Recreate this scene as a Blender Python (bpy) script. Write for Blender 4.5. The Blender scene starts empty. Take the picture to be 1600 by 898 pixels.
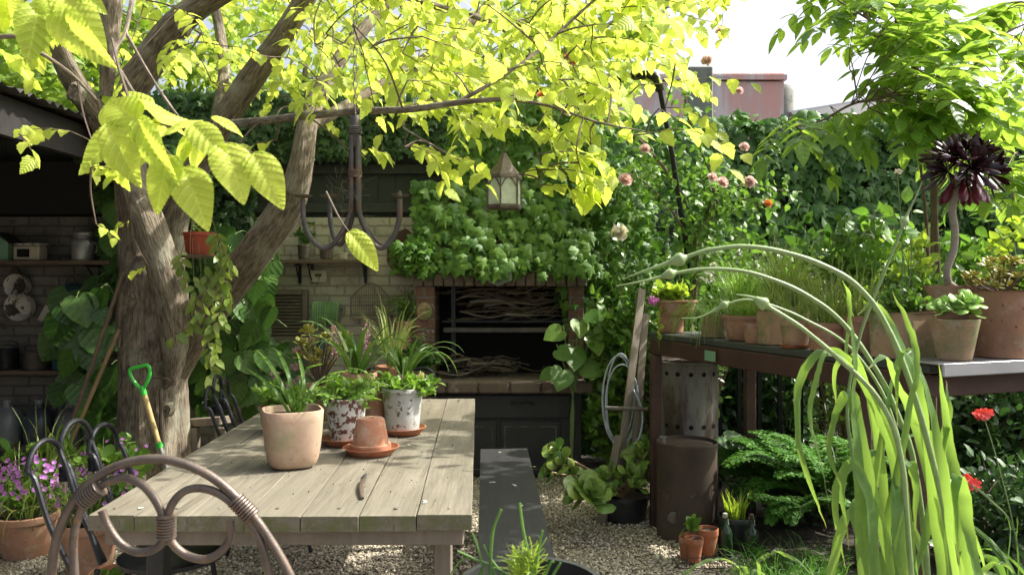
import bpy, math, random
import numpy as np
from mathutils import Vector, noise
R = math.radians
random.seed(7); rng = np.random.default_rng(7)
S = bpy.context.scene; C = S.collection
# ---------------------------------------------------------------- camera, sky, sun, exposure
CH, F = 1.39, 1250.0
cam = bpy.data.cameras.new('camera'); co = bpy.data.objects.new('camera', cam); C.objects.link(co); S.camera = co
co.location = (0, 0, CH); co.rotation_euler = (R(90), 0, 0)
cam.sensor_width = 36; cam.lens = 36*F/1600; cam.shift_y = -9/1600; cam.clip_start = .05; cam.clip_end = 500
cam.dof.use_dof = True; cam.dof.focus_distance = 3.3; cam.dof.aperture_fstop = 7
SUN_AZ, SUN_EL = 12, 47          # azimuth measured from +X towards +Y
w = bpy.data.worlds.new('World'); S.world = w; w.use_nodes = True
sk = w.node_tree.nodes.new('ShaderNodeTexSky'); sk.sky_type = 'NISHITA'; sk.sun_disc = False
sk.sun_elevation = R(SUN_EL); sk.sun_rotation = R(90-SUN_AZ); sk.dust_density = 7.0; sk.air_density = .8; sk.ozone_density = 1.0
bg = w.node_tree.nodes['Background']; hs = w.node_tree.nodes.new('ShaderNodeHueSaturation'); hs.inputs['Saturation'].default_value = .55; w.node_tree.links.new(sk.outputs[0], hs.inputs['Color'])
w.node_tree.links.new(hs.outputs[0], bg.inputs[0]); bg.inputs[1].default_value = .14
sl = bpy.data.lights.new('sun', 'SUN'); sl.energy = 3.7; sl.angle = R(.6); sl.color = (1, .95, .86)
so = bpy.data.objects.new('sun', sl); C.objects.link(so)
sv = Vector((math.cos(R(SUN_EL))*math.cos(R(SUN_AZ)), math.cos(R(SUN_EL))*math.sin(R(SUN_AZ)), math.sin(R(SUN_EL))))
so.rotation_euler = sv.to_track_quat('Z', 'Y').to_euler(); so.location = (6, 3, 8)
S.view_settings.view_transform = 'Standard'; S.view_settings.look = 'None'; S.view_settings.exposure = 1.28; S.view_settings.gamma = 1
S.cycles.max_bounces = 7; S.cycles.transparent_max_bounces = 8; S.cycles.transmission_bounces = 6; S.cycles.diffuse_bounces = 4

def P(px, py, Y): return Vector(((px-800)/F*Y, Y, CH-(py-440)/F*Y))
def PZ(px, py, z): return P(px, py, (CH-z)*F/(py-440))

# ---------------------------------------------------------------- materials
def newmat(name):
    m = bpy.data.materials.new(name); m.use_nodes = True; nt = m.node_tree
    return m, nt, nt.nodes, nt.links, nt.nodes['Principled BSDF']
def mixc(nt, fac, a, b):
    n = nt.nodes.new('ShaderNodeMix'); n.data_type = 'RGBA'
    for sck, v in ((n.inputs[0], fac), (n.inputs[6], a), (n.inputs[7], b)):
        if isinstance(v, bpy.types.NodeSocket): nt.links.new(v, sck)
        elif isinstance(v, (int, float)): sck.default_value = v
        else: sck.default_value = (*v, 1)
    return n.outputs[2]
def ramp(nt, src, lo, hi):
    n = nt.nodes.new('ShaderNodeMapRange'); n.inputs[1].default_value = lo; n.inputs[2].default_value = hi; nt.links.new(src, n.inputs[0]); return n.outputs[0]
def coords(nt, kind='obj', scale=(1, 1, 1)):
    if kind == 'rest':
        a = nt.nodes.new('ShaderNodeAttribute'); a.attribute_name = 'rest'; o = a.outputs['Vector']
    else:
        g = nt.nodes.new('ShaderNodeNewGeometry'); o = g.outputs['Position']
    mp = nt.nodes.new('ShaderNodeMapping'); mp.inputs[3].default_value = scale; nt.links.new(o, mp.inputs[0]); return mp.outputs[0]
def noisen(nt, vec, scale, detail=5, rough=.6):
    n = nt.nodes.new('ShaderNodeTexNoise'); n.inputs['Scale'].default_value = scale; n.inputs['Detail'].default_value = detail
    n.inputs['Roughness'].default_value = rough; nt.links.new(vec, n.inputs['Vector']); return n.outputs[0]
def bumpn(nt, h, strength, dist, bsdf):
    b = nt.nodes.new('ShaderNodeBump'); b.inputs['Strength'].default_value = strength; b.inputs['Distance'].default_value = dist
    nt.links.new(h, b.inputs['Height']); nt.links.new(b.outputs[0], bsdf.inputs['Normal'])
def mat(name, c1, c2=None, rough=.7, scale=12, metal=0, bump=.3, kind='obj', stretch=(1, 1, 1), spot=None, spot_scale=6, spot_lo=.55, spot_hi=.65, coat=0, bdist=.004, island=0, bloom=None):
    m, nt, N, L, b = newmat(name)
    v = coords(nt, kind, stretch); c2 = c2 or tuple(x*.65 for x in c1)
    n1 = noisen(nt, v, scale); col = mixc(nt, ramp(nt, n1, .3, .7), c1, c2)
    n3 = noisen(nt, v, scale*7, 3)
    if island:
        g = N.new('ShaderNodeNewGeometry'); col = mixc(nt, ramp(nt, g.outputs['Random Per Island'], 0, 1/island), col, tuple(x*1.6 for x in c2))
    if spot:
        n2 = noisen(nt, v, spot_scale, 7, .68); col = mixc(nt, ramp(nt, n2, spot_lo, spot_hi), col, spot)
    if bloom:
        n5 = noisen(nt, v, 16, 8, .75); col = mixc(nt, ramp(nt, n5, .52, .80), col, bloom); n6 = noisen(nt, v, 70, 3, .5); col = mixc(nt, ramp(nt, n6, .66, .74), col, tuple(x*.4 for x in c2))
    L.new(col, b.inputs['Base Color']); b.inputs['Metallic'].default_value = metal
    L.new(ramp(nt, n1, .9, .1), b.inputs['Roughness']) if False else None
    b.inputs['Roughness'].default_value = rough; b.inputs['Coat Weight'].default_value = coat
    ad = N.new('ShaderNodeMath'); ad.operation = 'MULTIPLY_ADD'; L.new(n3, ad.inputs[0]); ad.inputs[1].default_value = .5; L.new(n1, ad.inputs[2])
    bumpn(nt, ad.outputs[0], bump, bdist, b)
    return m
def leafmat(name, c1, c2, trans=.45, tc=None, rough=.45, veins=0, edge=None, spec=.5, stripes=0, tips=None):
    m, nt, N, L, b = newmat(name)
    g = N.new('ShaderNodeNewGeometry'); col = mixc(nt, g.outputs['Random Per Island'], c1, c2)
    a = N.new('ShaderNodeAttribute'); a.attribute_name = 'rest'
    nz = noisen(nt, g.outputs['Position'], 35, 3); col = mixc(nt, ramp(nt, nz, .35, 1.1), col, tuple(x*.6 for x in c1))
    sx = N.new('ShaderNodeSeparateXYZ'); L.new(a.outputs['Vector'], sx.inputs[0])
    ab = N.new('ShaderNodeMath'); ab.operation = 'ABSOLUTE'; L.new(sx.outputs[0], ab.inputs[0])
    if edge: col = mixc(nt, ramp(nt, ab.outputs[0], edge[1], edge[1]+.06), col, edge[0])
    if stripes:
        m3 = N.new('ShaderNodeMath'); m3.operation = 'MULTIPLY'; L.new(sx.outputs[0], m3.inputs[0]); m3.inputs[1].default_value = stripes
        s3 = N.new('ShaderNodeMath'); s3.operation = 'SINE'; L.new(m3.outputs[0], s3.inputs[0]); sf = N.new('ShaderNodeMath'); sf.operation = 'MULTIPLY'; L.new(ramp(nt, s3.outputs[0], 0, 1), sf.inputs[0]); sf.inputs[1].default_value = .4
        col = mixc(nt, sf.outputs[0], col, tuple(x*.55 for x in c1)); bumpn(nt, s3.outputs[0], .5, .001, b)
    if tips: col = mixc(nt, ramp(nt, sx.outputs[1], .88, .97), col, tips)
    if veins:
        # side veins run out and forward from the midrib
        mm = N.new('ShaderNodeMath'); mm.operation = 'MULTIPLY_ADD'; L.new(ab.outputs[0], mm.inputs[0]); mm.inputs[1].default_value = -.75; L.new(sx.outputs[1], mm.inputs[2])
        m2 = N.new('ShaderNodeMath'); m2.operation = 'MULTIPLY'; L.new(mm.outputs[0], m2.inputs[0]); m2.inputs[1].default_value = veins*6.283
        sn = N.new('ShaderNodeMath'); sn.operation = 'SINE'; L.new(m2.outputs[0], sn.inputs[0])
        vf = ramp(nt, sn.outputs[0], .90, 1.0); mid = ramp(nt, ab.outputs[0], .02, .0)
        mx = N.new('ShaderNodeMath'); mx.operation = 'MAXIMUM'; L.new(vf, mx.inputs[0]); L.new(mid, mx.inputs[1])
        vm = N.new('ShaderNodeMath'); vm.operation = 'MULTIPLY'; L.new(mx.outputs[0], vm.inputs[0]); vm.inputs[1].default_value = .45
        col = mixc(nt, vm.outputs[0], col, tuple(min(1, x*1.5+.03) for x in c2))
        bumpn(nt, sn.outputs[0], .35, .002, b)
    L.new(col, b.inputs['Base Color']); b.inputs['Roughness'].default_value = rough; b.inputs['Specular IOR Level'].default_value = spec
    t = N.new('ShaderNodeBsdfTranslucent'); tcol = mixc(nt, .62, col, tc or (min(1, c1[0]*1.9), min(1, c1[1]*1.7), c1[2]*.7)); L.new(tcol, t.inputs[0])
    mx = N.new('ShaderNodeMixShader'); mx.inputs[0].default_value = trans; L.new(b.outputs[0], mx.inputs[1]); L.new(t.outputs[0], mx.inputs[2])
    L.new(mx.outputs[0], N['Material Output'].inputs[0]); return m
def brickmat(name, c1, c2, mortar, bw=.23, rh=.076, ms=.009, vertical='xz', paint=None, bump=.8):
    m, nt, N, L, b = newmat(name)
    g = N.new('ShaderNodeNewGeometry'); sx = N.new('ShaderNodeSeparateXYZ'); L.new(g.outputs['Position'], sx.inputs[0])
    cb = N.new('ShaderNodeCombineXYZ')
    ad = N.new('ShaderNodeMath'); L.new(sx.outputs[0], ad.inputs[0]); L.new(sx.outputs[1], ad.inputs[1]); L.new(ad.outputs[0], cb.inputs[0]); L.new(sx.outputs[2], cb.inputs[1])
    nz = noisen(nt, g.outputs['Position'], 9, 4)
    dn = N.new('ShaderNodeMath'); dn.operation = 'MULTIPLY_ADD'; L.new(nz, dn.inputs[0]); dn.inputs[1].default_value = .02; L.new(sx.outputs[2], dn.inputs[2]); L.new(dn.outputs[0], cb.inputs[1])
    br = N.new('ShaderNodeTexBrick'); L.new(cb.outputs[0], br.inputs[0])
    br.inputs['Scale'].default_value = 1; br.inputs['Brick Width'].default_value = bw; br.inputs['Row Height'].default_value = rh; br.inputs['Mortar Size'].default_value = ms
    br.inputs['Mortar Smooth'].default_value = .3
    br.inputs[1].default_value = (*c1, 1); br.inputs[2].default_value = (*c2, 1); br.inputs[3].default_value = (*mortar, 1)
    n2 = noisen(nt, g.outputs['Position'], 3.5, 6, .65)
    col = mixc(nt, ramp(nt, n2, .45, .75), br.outputs[0], tuple(x*.6 for x in c2))
    if paint:
        n4 = noisen(nt, g.outputs['Position'], 14, 6, .7); col = mixc(nt, ramp(nt, n4, .60, .68), col, paint)
    L.new(col, b.inputs['Base Color']); b.inputs['Roughness'].default_value = .9
    n3 = noisen(nt, g.outputs['Position'], 60, 4)
    ma = N.new('ShaderNodeMath'); ma.operation = 'MULTIPLY_ADD'; L.new(br.outputs[1], ma.inputs[0]); ma.inputs[1].default_value = -1.2; L.new(n3, ma.inputs[2])
    bumpn(nt, ma.outputs[0], bump, .008, b); return m
M = {}
M['elm'] = leafmat('golden_elm_leaf', (.36, .49, .05), (.60, .68, .12), .55, (.86, .98, .13), .45, 7, spec=.35)
M['bgleaf'] = leafmat('mid_green_leaf', (.13, .24, .03), (.30, .42, .05), .45)
M['bggold'] = leafmat('far_golden_leaf', (.30, .44, .07), (.50, .62, .14), .5, (.75, .95, .16))
M['ivyd'] = leafmat('dark_ivy_leaf', (.05, .14, .028), (.13, .26, .05), .28, rough=.5, spec=.35)
M['ivyb'] = leafmat('bright_ivy_leaf', (.055, .15, .02), (.17, .31, .04), .32, rough=.5, spec=.4)
M['heart'] = leafmat('heart_leaf', (.045, .12, .03), (.11, .23, .04), .35, rough=.35, veins=4)
M['gloss'] = leafmat('glossy_leaf', (.05, .13, .025), (.14, .26, .04), .3, rough=.3)
M['shrub'] = leafmat('shrub_leaf', (.09, .21, .035), (.24, .38, .06), .4, rough=.42)
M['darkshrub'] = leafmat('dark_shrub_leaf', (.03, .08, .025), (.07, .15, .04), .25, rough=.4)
M['lime'] = leafmat('lime_leaf', (.28, .42, .05), (.44, .56, .10), .4, rough=.42)
M['pinn'] = leafmat('pinnate_leaf', (.085, .20, .03), (.20, .36, .05), .5, (.50, .72, .07), .38, 5)
M['leek'] = leafmat('garlic_leaf', (.10, .21, .07), (.20, .34, .10), .40, (.46, .70, .07), .40, stripes=75, tips=(.40, .33, .14))
M['scape'] = leafmat('garlic_scape', (.25, .36, .15), (.32, .43, .19), .15, rough=.38)
M['strap'] = leafmat('strap_leaf', (.09, .20, .04), (.20, .33, .08), .4, rough=.35, stripes=60)
M['vareg'] = leafmat('variegated_leaf', (.17, .27, .05), (.33, .38, .10), .38, edge=((.62, .62, .30), .24), rough=.35)
M['vinca'] = leafmat('small_trailing_leaf', (.14, .28, .04), (.30, .45, .09), .4, rough=.4)
M['jade'] = leafmat('jade_leaf', (.13, .26, .05), (.28, .36, .07), .2, rough=.3)
M['bronze'] = leafmat('bronze_jade_leaf', (.30, .33, .05), (.52, .40, .12), .25, rough=.35)
M['succ'] = leafmat('pale_succulent_leaf', (.30, .50, .12), (.45, .62, .20), .3, rough=.35)
M['fern'] = leafmat('ferny_leaf', (.07, .20, .03), (.15, .33, .05), .42, rough=.5)
M['grassy'] = leafmat('grass_blade', (.16, .28, .06), (.42, .42, .14), .4, rough=.5)
M['dark_aeon'] = leafmat('black_rosette_leaf', (.022, .008, .014), (.055, .012, .02), .08, (.35, .02, .03), .25)
M['red_aeon'] = leafmat('wine_rosette_leaf', (.10, .012, .02), (.20, .02, .03), .3, (.6, .03, .03), .3)
M['purple'] = leafmat('purple_petal', (.42, .12, .50), (.62, .30, .70), .35)
M['pink'] = leafmat('pink_petal', (.88, .58, .54), (.93, .78, .72), .3, (.95, .7, .65))
M['cream'] = leafmat('cream_petal', (.82, .76, .58), (.88, .84, .72), .3, (.85, .8, .6))
M['orange'] = leafmat('apricot_petal', (.80, .28, .08), (.85, .42, .18), .3)
M['redf'] = leafmat('red_petal', (.75, .06, .05), (.85, .16, .14), .3)
M['mauve'] = leafmat('mauve_floret', (.40, .18, .22), (.75, .60, .62), .3)
M['white'] = leafmat('white_petal', (.8, .8, .74), (.85, .85, .8), .3)
def barkmat(name, c1, c2, su=24, sv=6, lich=(.30, .29, .22)):
    m, nt, N, L, b = newmat(name); v = coords(nt, 'rest', (su, su, sv))
    n1 = noisen(nt, v, 1.6, 6, .62); v2 = coords(nt, 'rest', (su*2.2, su*2.2, sv*1.5)); n2 = noisen(nt, v2, 2.0, 5, .6)
    mu = N.new('ShaderNodeMath'); mu.operation = 'MULTIPLY'; L.new(n1, mu.inputs[0]); L.new(n2, mu.inputs[1])
    col = mixc(nt, ramp(nt, mu.outputs[0], .14, .38), c2, c1)
    g = noisen(nt, coords(nt), 5, 5, .6); col = mixc(nt, ramp(nt, g, .52, .72), col, lich)
    L.new(col, b.inputs['Base Color']); b.inputs['Roughness'].default_value = .92; bumpn(nt, mu.outputs[0], 1.0, .02, b); return m
M['bark'] = barkmat('elm_bark', (.30, .245, .175), (.05, .038, .028))
M['twig'] = mat('twig_bark', (.13, .095, .065), rough=.85, scale=40)
M['stem'] = mat('green_stem', (.16, .24, .07), rough=.6, scale=30)
M['rstem'] = mat('brown_stem', (.17, .12, .08), rough=.8, scale=30)
M['aestem'] = mat('ringed_grey_stem', (.32, .28, .22), (.24, .20, .16), rough=.8, scale=3, kind='rest', stretch=(6, 6, 40), bump=.5)
TC = dict(rough=.9, bump=.5, scale=7, bloom=(.44, .38, .30))
M['terra1'] = mat('red_brown_terracotta', (.42, .19, .10), (.29, .125, .07), spot=(.38, .30, .22), spot_lo=.5, spot_hi=.72, **TC)  # red-brown clay, mottled paler
M['terra2'] = mat('aged_terracotta', (.40, .21, .125), (.26, .14, .085), spot=(.20, .18, .09), spot_lo=.55, spot_hi=.75, **TC)
M['terra3'] = mat('mossy_terracotta', (.42, .27, .16), (.29, .20, .11), spot=(.17, .19, .07), spot_lo=.48, spot_hi=.62, **TC)
M['terra4'] = mat('bright_orange_clay', (.42, .15, .065), (.32, .11, .05), spot=(.40, .22, .13), spot_lo=.6, spot_hi=.8, **TC)
M['palepot'] = mat('pale_glazed_clay', (.45, .33, .23), (.36, .22, .145), rough=.7, scale=9, bump=.2, bloom=(.42, .37, .27), spot=(.25, .24, .13), spot_scale=7, spot_lo=.50, spot_hi=.66)
M['peel'] = mat('peeling_white_paint', (.60, .61, .57), (.46, .46, .42), rough=.75, scale=9, spot=(.13, .055, .035), spot_scale=34, spot_lo=.50, spot_hi=.53, bump=.6)
M['peelg'] = mat('worn_grey_white_paint', (.52, .53, .50), (.33, .33, .29), rough=.75, scale=9, spot=(.12, .08, .05), spot_scale=40, spot_lo=.57, spot_hi=.60, bump=.6)
M['soil'] = mat('dark_soil', (.07, .045, .03), (.025, .017, .012), rough=1, scale=60, bump=1, bdist=.01)
M['earth'] = mat('earth', (.05, .04, .028), (.025, .02, .015), rough=1, scale=9, bump=1, bdist=.02)
def woodmat(name, c1, c2, stretch, rough=.75, moss=None, ring=14, bump=.5, isl=.8):
    m, nt, N, L, b = newmat(name); v = coords(nt, 'obj', stretch)
    g = N.new('ShaderNodeNewGeometry')
    av = N.new('ShaderNodeVectorMath'); av.operation = 'ADD'; L.new(v, av.inputs[0])
    cr = N.new('ShaderNodeCombineXYZ'); mr = N.new('ShaderNodeMath'); mr.operation = 'MULTIPLY'; mr.inputs[1].default_value = 37; L.new(g.outputs['Random Per Island'], mr.inputs[0])
    for i in range(3): L.new(mr.outputs[0], cr.inputs[i])
    L.new(cr.outputs[0], av.inputs[1]); v = av.outputs[0]
    n1 = noisen(nt, v, ring, 8, .65); n2 = noisen(nt, v, ring*5, 4, .6)
    a = N.new('ShaderNodeMath'); a.operation = 'MULTIPLY_ADD'; L.new(n2, a.inputs[0]); a.inputs[1].default_value = .45; L.new(n1, a.inputs[2])
    col = mixc(nt, ramp(nt, a.outputs[0], .52, .86), c2, c1)
    col = mixc(nt, ramp(nt, g.outputs['Random Per Island'], 0, 1/isl), col, tuple(x*.75 for x in c1))
    n5 = noisen(nt, coords(nt), 2.3, 4); col = mixc(nt, ramp(nt, n5, .45, .8), col, tuple(x*.62 for x in c1))
    n6 = noisen(nt, coords(nt), 55, 4, .5); col = mixc(nt, ramp(nt, n6, .70, .74), col, tuple(x*.3 for x in c1))
    if moss:
        n7 = noisen(nt, coords(nt, 'obj', (1, .45, 1)), 4.2, 6, .7); col = mixc(nt, ramp(nt, n7, .50, .72), col, (.12, .105, .072)); n8 = noisen(nt, coords(nt, 'obj', (6, .5, 1)), 9, 3, .6); col = mixc(nt, ramp(nt, n8, .66, .72), col, (.07, .055, .035))
        n4 = noisen(nt, coords(nt), 11, 5, .65); sz = N.new('ShaderNodeSeparateXYZ'); L.new(g.outputs['True Normal'], sz.inputs[0])
        fr = ramp(nt, sz.outputs[1], -.5, -.9); mm = N.new('ShaderNodeMath'); mm.operation = 'MULTIPLY'; L.new(fr, mm.inputs[0]); L.new(ramp(nt, n4, .42, .6), mm.inputs[1])
        col = mixc(nt, mm.outputs[0], col, moss)
    L.new(col, b.inputs['Base Color']); b.inputs['Roughness'].default_value = rough; bumpn(nt, a.outputs[0], bump, .004, b); return m
M['table'] = woodmat('weathered_table_wood', (.222, .20, .148), (.068, .058, .04), (2.2, .12, 1.6), moss=(.10, .11, .04))
M['oldwood'] = woodmat('old_grey_wood', (.24, .20, .155), (.09, .075, .055), (1, 1, .12))
M['shelfw'] = woodmat('shelf_wood', (.17, .12, .08), (.06, .045, .03), (.15, 1, 1))
M['blackw'] = woodmat('black_stained_wood', (.038, .039, .04), (.018, .018, .019), (1.6, .14, 1.6), rough=.55)
M['benchw'] = woodmat('dark_green_bench_board', (.075, .085, .07), (.03, .035, .03), (.5, .3, 1), rough=.6)
M['ashw'] = mat('bamboo_pole', (.30, .20, .10), (.18, .12, .06), scale=9)
M['palewood'] = mat('pale_handle_wood', (.52, .39, .17), (.42, .30, .13), rough=.5, scale=9, stretch=(1, 1, .2))
M['iron'] = mat('black_iron', (.035, .037, .042), (.018, .019, .022), rough=.38, metal=.6, scale=20, bump=.3)
M['hoop'] = mat('rusty_brown_iron', (.16, .125, .10), (.08, .065, .055), rough=.45, metal=.35, scale=25, spot=(.22, .12, .065), spot_scale=30, bump=.4)
M['gunmetal'] = mat('forged_grey_iron', (.115, .105, .095), (.055, .05, .047), rough=.5, metal=.4, scale=14, spot=(.13, .08, .05), bump=.4)
M['steel'] = mat('brown_steel_beam', (.10, .05, .036), (.055, .03, .023), rough=.6, metal=.2, scale=8, spot=(.16, .11, .08), spot_scale=25, spot_lo=.66, spot_hi=.7)
M['rust'] = mat('rusted_drum_steel', (.105, .075, .052), (.055, .041, .031), rough=.75, metal=.2, scale=7, spot=(.15, .10, .075), spot_scale=14, spot_lo=.6, spot_hi=.68)
M['galv'] = mat('galvanised_steel', (.27, .255, .225), (.15, .14, .125), rough=.55, metal=.4, scale=10, stretch=(1, 1, .25), spot=(.10, .075, .055), spot_scale=8, spot_lo=.46, spot_hi=.58, bump=.2)
M['zinc'] = mat('new_zinc', (.55, .57, .60), (.45, .47, .50), rough=.32, metal=.8, scale=6, bump=.1)
M['hole'] = mat('hole_black', (.008, .008, .008), rough=1)  # even near-black; on the hole discs it stands in for a dark opening
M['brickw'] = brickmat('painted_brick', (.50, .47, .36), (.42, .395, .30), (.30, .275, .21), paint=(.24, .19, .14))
M['brickdim'] = brickmat('shade_toned_whitewashed_brick', (.20, .19, .16), (.15, .14, .12), (.10, .095, .08), paint=(.07, .06, .05))  # whitewashed brick with the shed's shade put into its colour
M['brickr'] = brickmat('red_brick', (.20, .10, .075), (.14, .08, .06), (.17, .15, .125), paint=(.36, .30, .25))
M['brickl'] = mat('old_lintel_brick', (.19, .125, .095), (.10, .075, .06), rough=.9, scale=14, spot=(.26, .22, .17), spot_scale=9, bump=.8, island=2)
M['boards'] = woodmat('dark_green_boards', (.05, .06, .05), (.025, .03, .026), (1.5, 1, .1))
M['fblue'] = woodmat('blue_grey_boards', (.13, .15, .18), (.07, .08, .10), (1.5, 1, .1))
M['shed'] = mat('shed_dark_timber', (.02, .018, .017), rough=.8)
M['corr'] = mat('corrugated_iron', (.10, .095, .085), (.06, .055, .05), rough=.7, metal=.3)
M['mossw'] = mat('moss_dark_wall', (.035, .05, .03), (.02, .03, .02), rough=.95)
M['conc'] = mat('old_concrete', (.24, .245, .22), (.15, .155, .14), rough=.9, scale=4, spot=(.10, .11, .08))
M['pinkroof'] = mat('faded_pink_roof', (.66, .35, .30), (.55, .42, .40), rough=.9, scale=1.3, stretch=(2, 1, .3), spot=(.62, .58, .58), spot_scale=1.6, spot_lo=.45, spot_hi=.6)
M['darkroof'] = mat('slate_blue_roof', (.012, .014, .02), (.02, .024, .032), rough=.6, scale=2)
M['green_plastic'] = mat('bright_green_plastic', (.06, .55, .06), (.05, .48, .05), rough=.35, bump=.05)
M['redplastic'] = mat('red_plastic_pot', (.33, .055, .02), (.24, .04, .02), rough=.4, scale=4, bump=.1)
M['blackplastic'] = mat('black_plastic', (.028, .03, .03), (.018, .019, .019), rough=.45, bump=.1)
M['enamel'] = mat('chipped_enamel', (.55, .53, .47), (.42, .40, .35), rough=.4, spot=(.05, .035, .025), spot_scale=8, spot_lo=.52, spot_hi=.56)
M['cream_c'] = mat('cream_ceramic', (.52, .47, .36), (.42, .37, .28), rough=.5, bump=.1)
M['mint'] = mat('mint_paint', (.22, .42, .26), (.16, .32, .20), rough=.6)
M['alu'] = mat('dull_aluminium', (.42, .42, .40), (.30, .30, .28), rough=.45, metal=.5, scale=6)
M['bluep'] = mat('teal_paint', (.03, .11, .13), rough=.5)
M['jug'] = mat('milky_plastic', (.20, .21, .22), (.15, .16, .17), rough=.35, bump=.05)
M['jugd'] = mat('dark_filled_plastic', (.07, .08, .10), (.05, .055, .07), rough=.3, bump=.05)
M['cage'] = mat('grey_wire', (.24, .20, .14), (.15, .12, .08), rough=.6, metal=.2)
M['rustplate'] = mat('rusty_plate', (.10, .05, .032), (.06, .033, .025), rough=.8)
M['hosem'] = mat('grey_hose', (.42, .46, .50), (.34, .38, .42), rough=.4, bump=.05)
M['glove'] = mat('green_cactus_skin', (.15, .27, .10), (.10, .19, .08), rough=.6, scale=20)
def glassmat():
    m, nt, N, L, b = newmat('frosted_lantern_glass'); v = coords(nt); n = noisen(nt, v, 18, 5)
    L.new(mixc(nt, ramp(nt, n, .35, .7), (.72, .78, .62), (.42, .50, .36)), b.inputs['Base Color']); b.inputs['Roughness'].default_value = .35
    b.inputs['Transmission Weight'].default_value = .25; return m
M['glass'] = glassmat()
M['bottle'] = mat('dark_green_glass', (.02, .045, .02), rough=.12, bump=0)
def gravelmat():
    m, nt, N, L, b = newmat('pale_gravel'); v = coords(nt)
    vo = N.new('ShaderNodeTexVoronoi'); vo.inputs['Scale'].default_value = 85; L.new(v, vo.inputs['Vector'])
    sp = N.new('ShaderNodeSeparateColor'); L.new(vo.outputs['Color'], sp.inputs[0])
    col = mixc(nt, sp.outputs[0], (.36, .31, .22), (.74, .67, .52))
    col = mixc(nt, ramp(nt, vo.outputs['Distance'], .35, .75), col, (.05, .04, .03))
    n = noisen(nt, v, 1.7, 4); col = mixc(nt, ramp(nt, n, .5, .75), col, (.15, .12, .075))
    L.new(col, b.inputs['Base Color']); b.inputs['Roughness'].default_value = .9
    iv = N.new('ShaderNodeMath'); iv.operation = 'SUBTRACT'; iv.inputs[0].default_value = 1; L.new(vo.outputs['Distance'], iv.inputs[1]); bumpn(nt, iv.outputs[0], 1, .012, b); return m
M['gravel'] = gravelmat()
def stonemat():
    m, nt, N, L, b = newmat('gravel_stone'); g = N.new('ShaderNodeNewGeometry')
    L.new(mixc(nt, g.outputs['Random Per Island'], (.32, .27, .19), (.74, .68, .54)), b.inputs['Base Color']); b.inputs['Roughness'].default_value = .85; return m
M['stone'] = stonemat()

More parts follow.
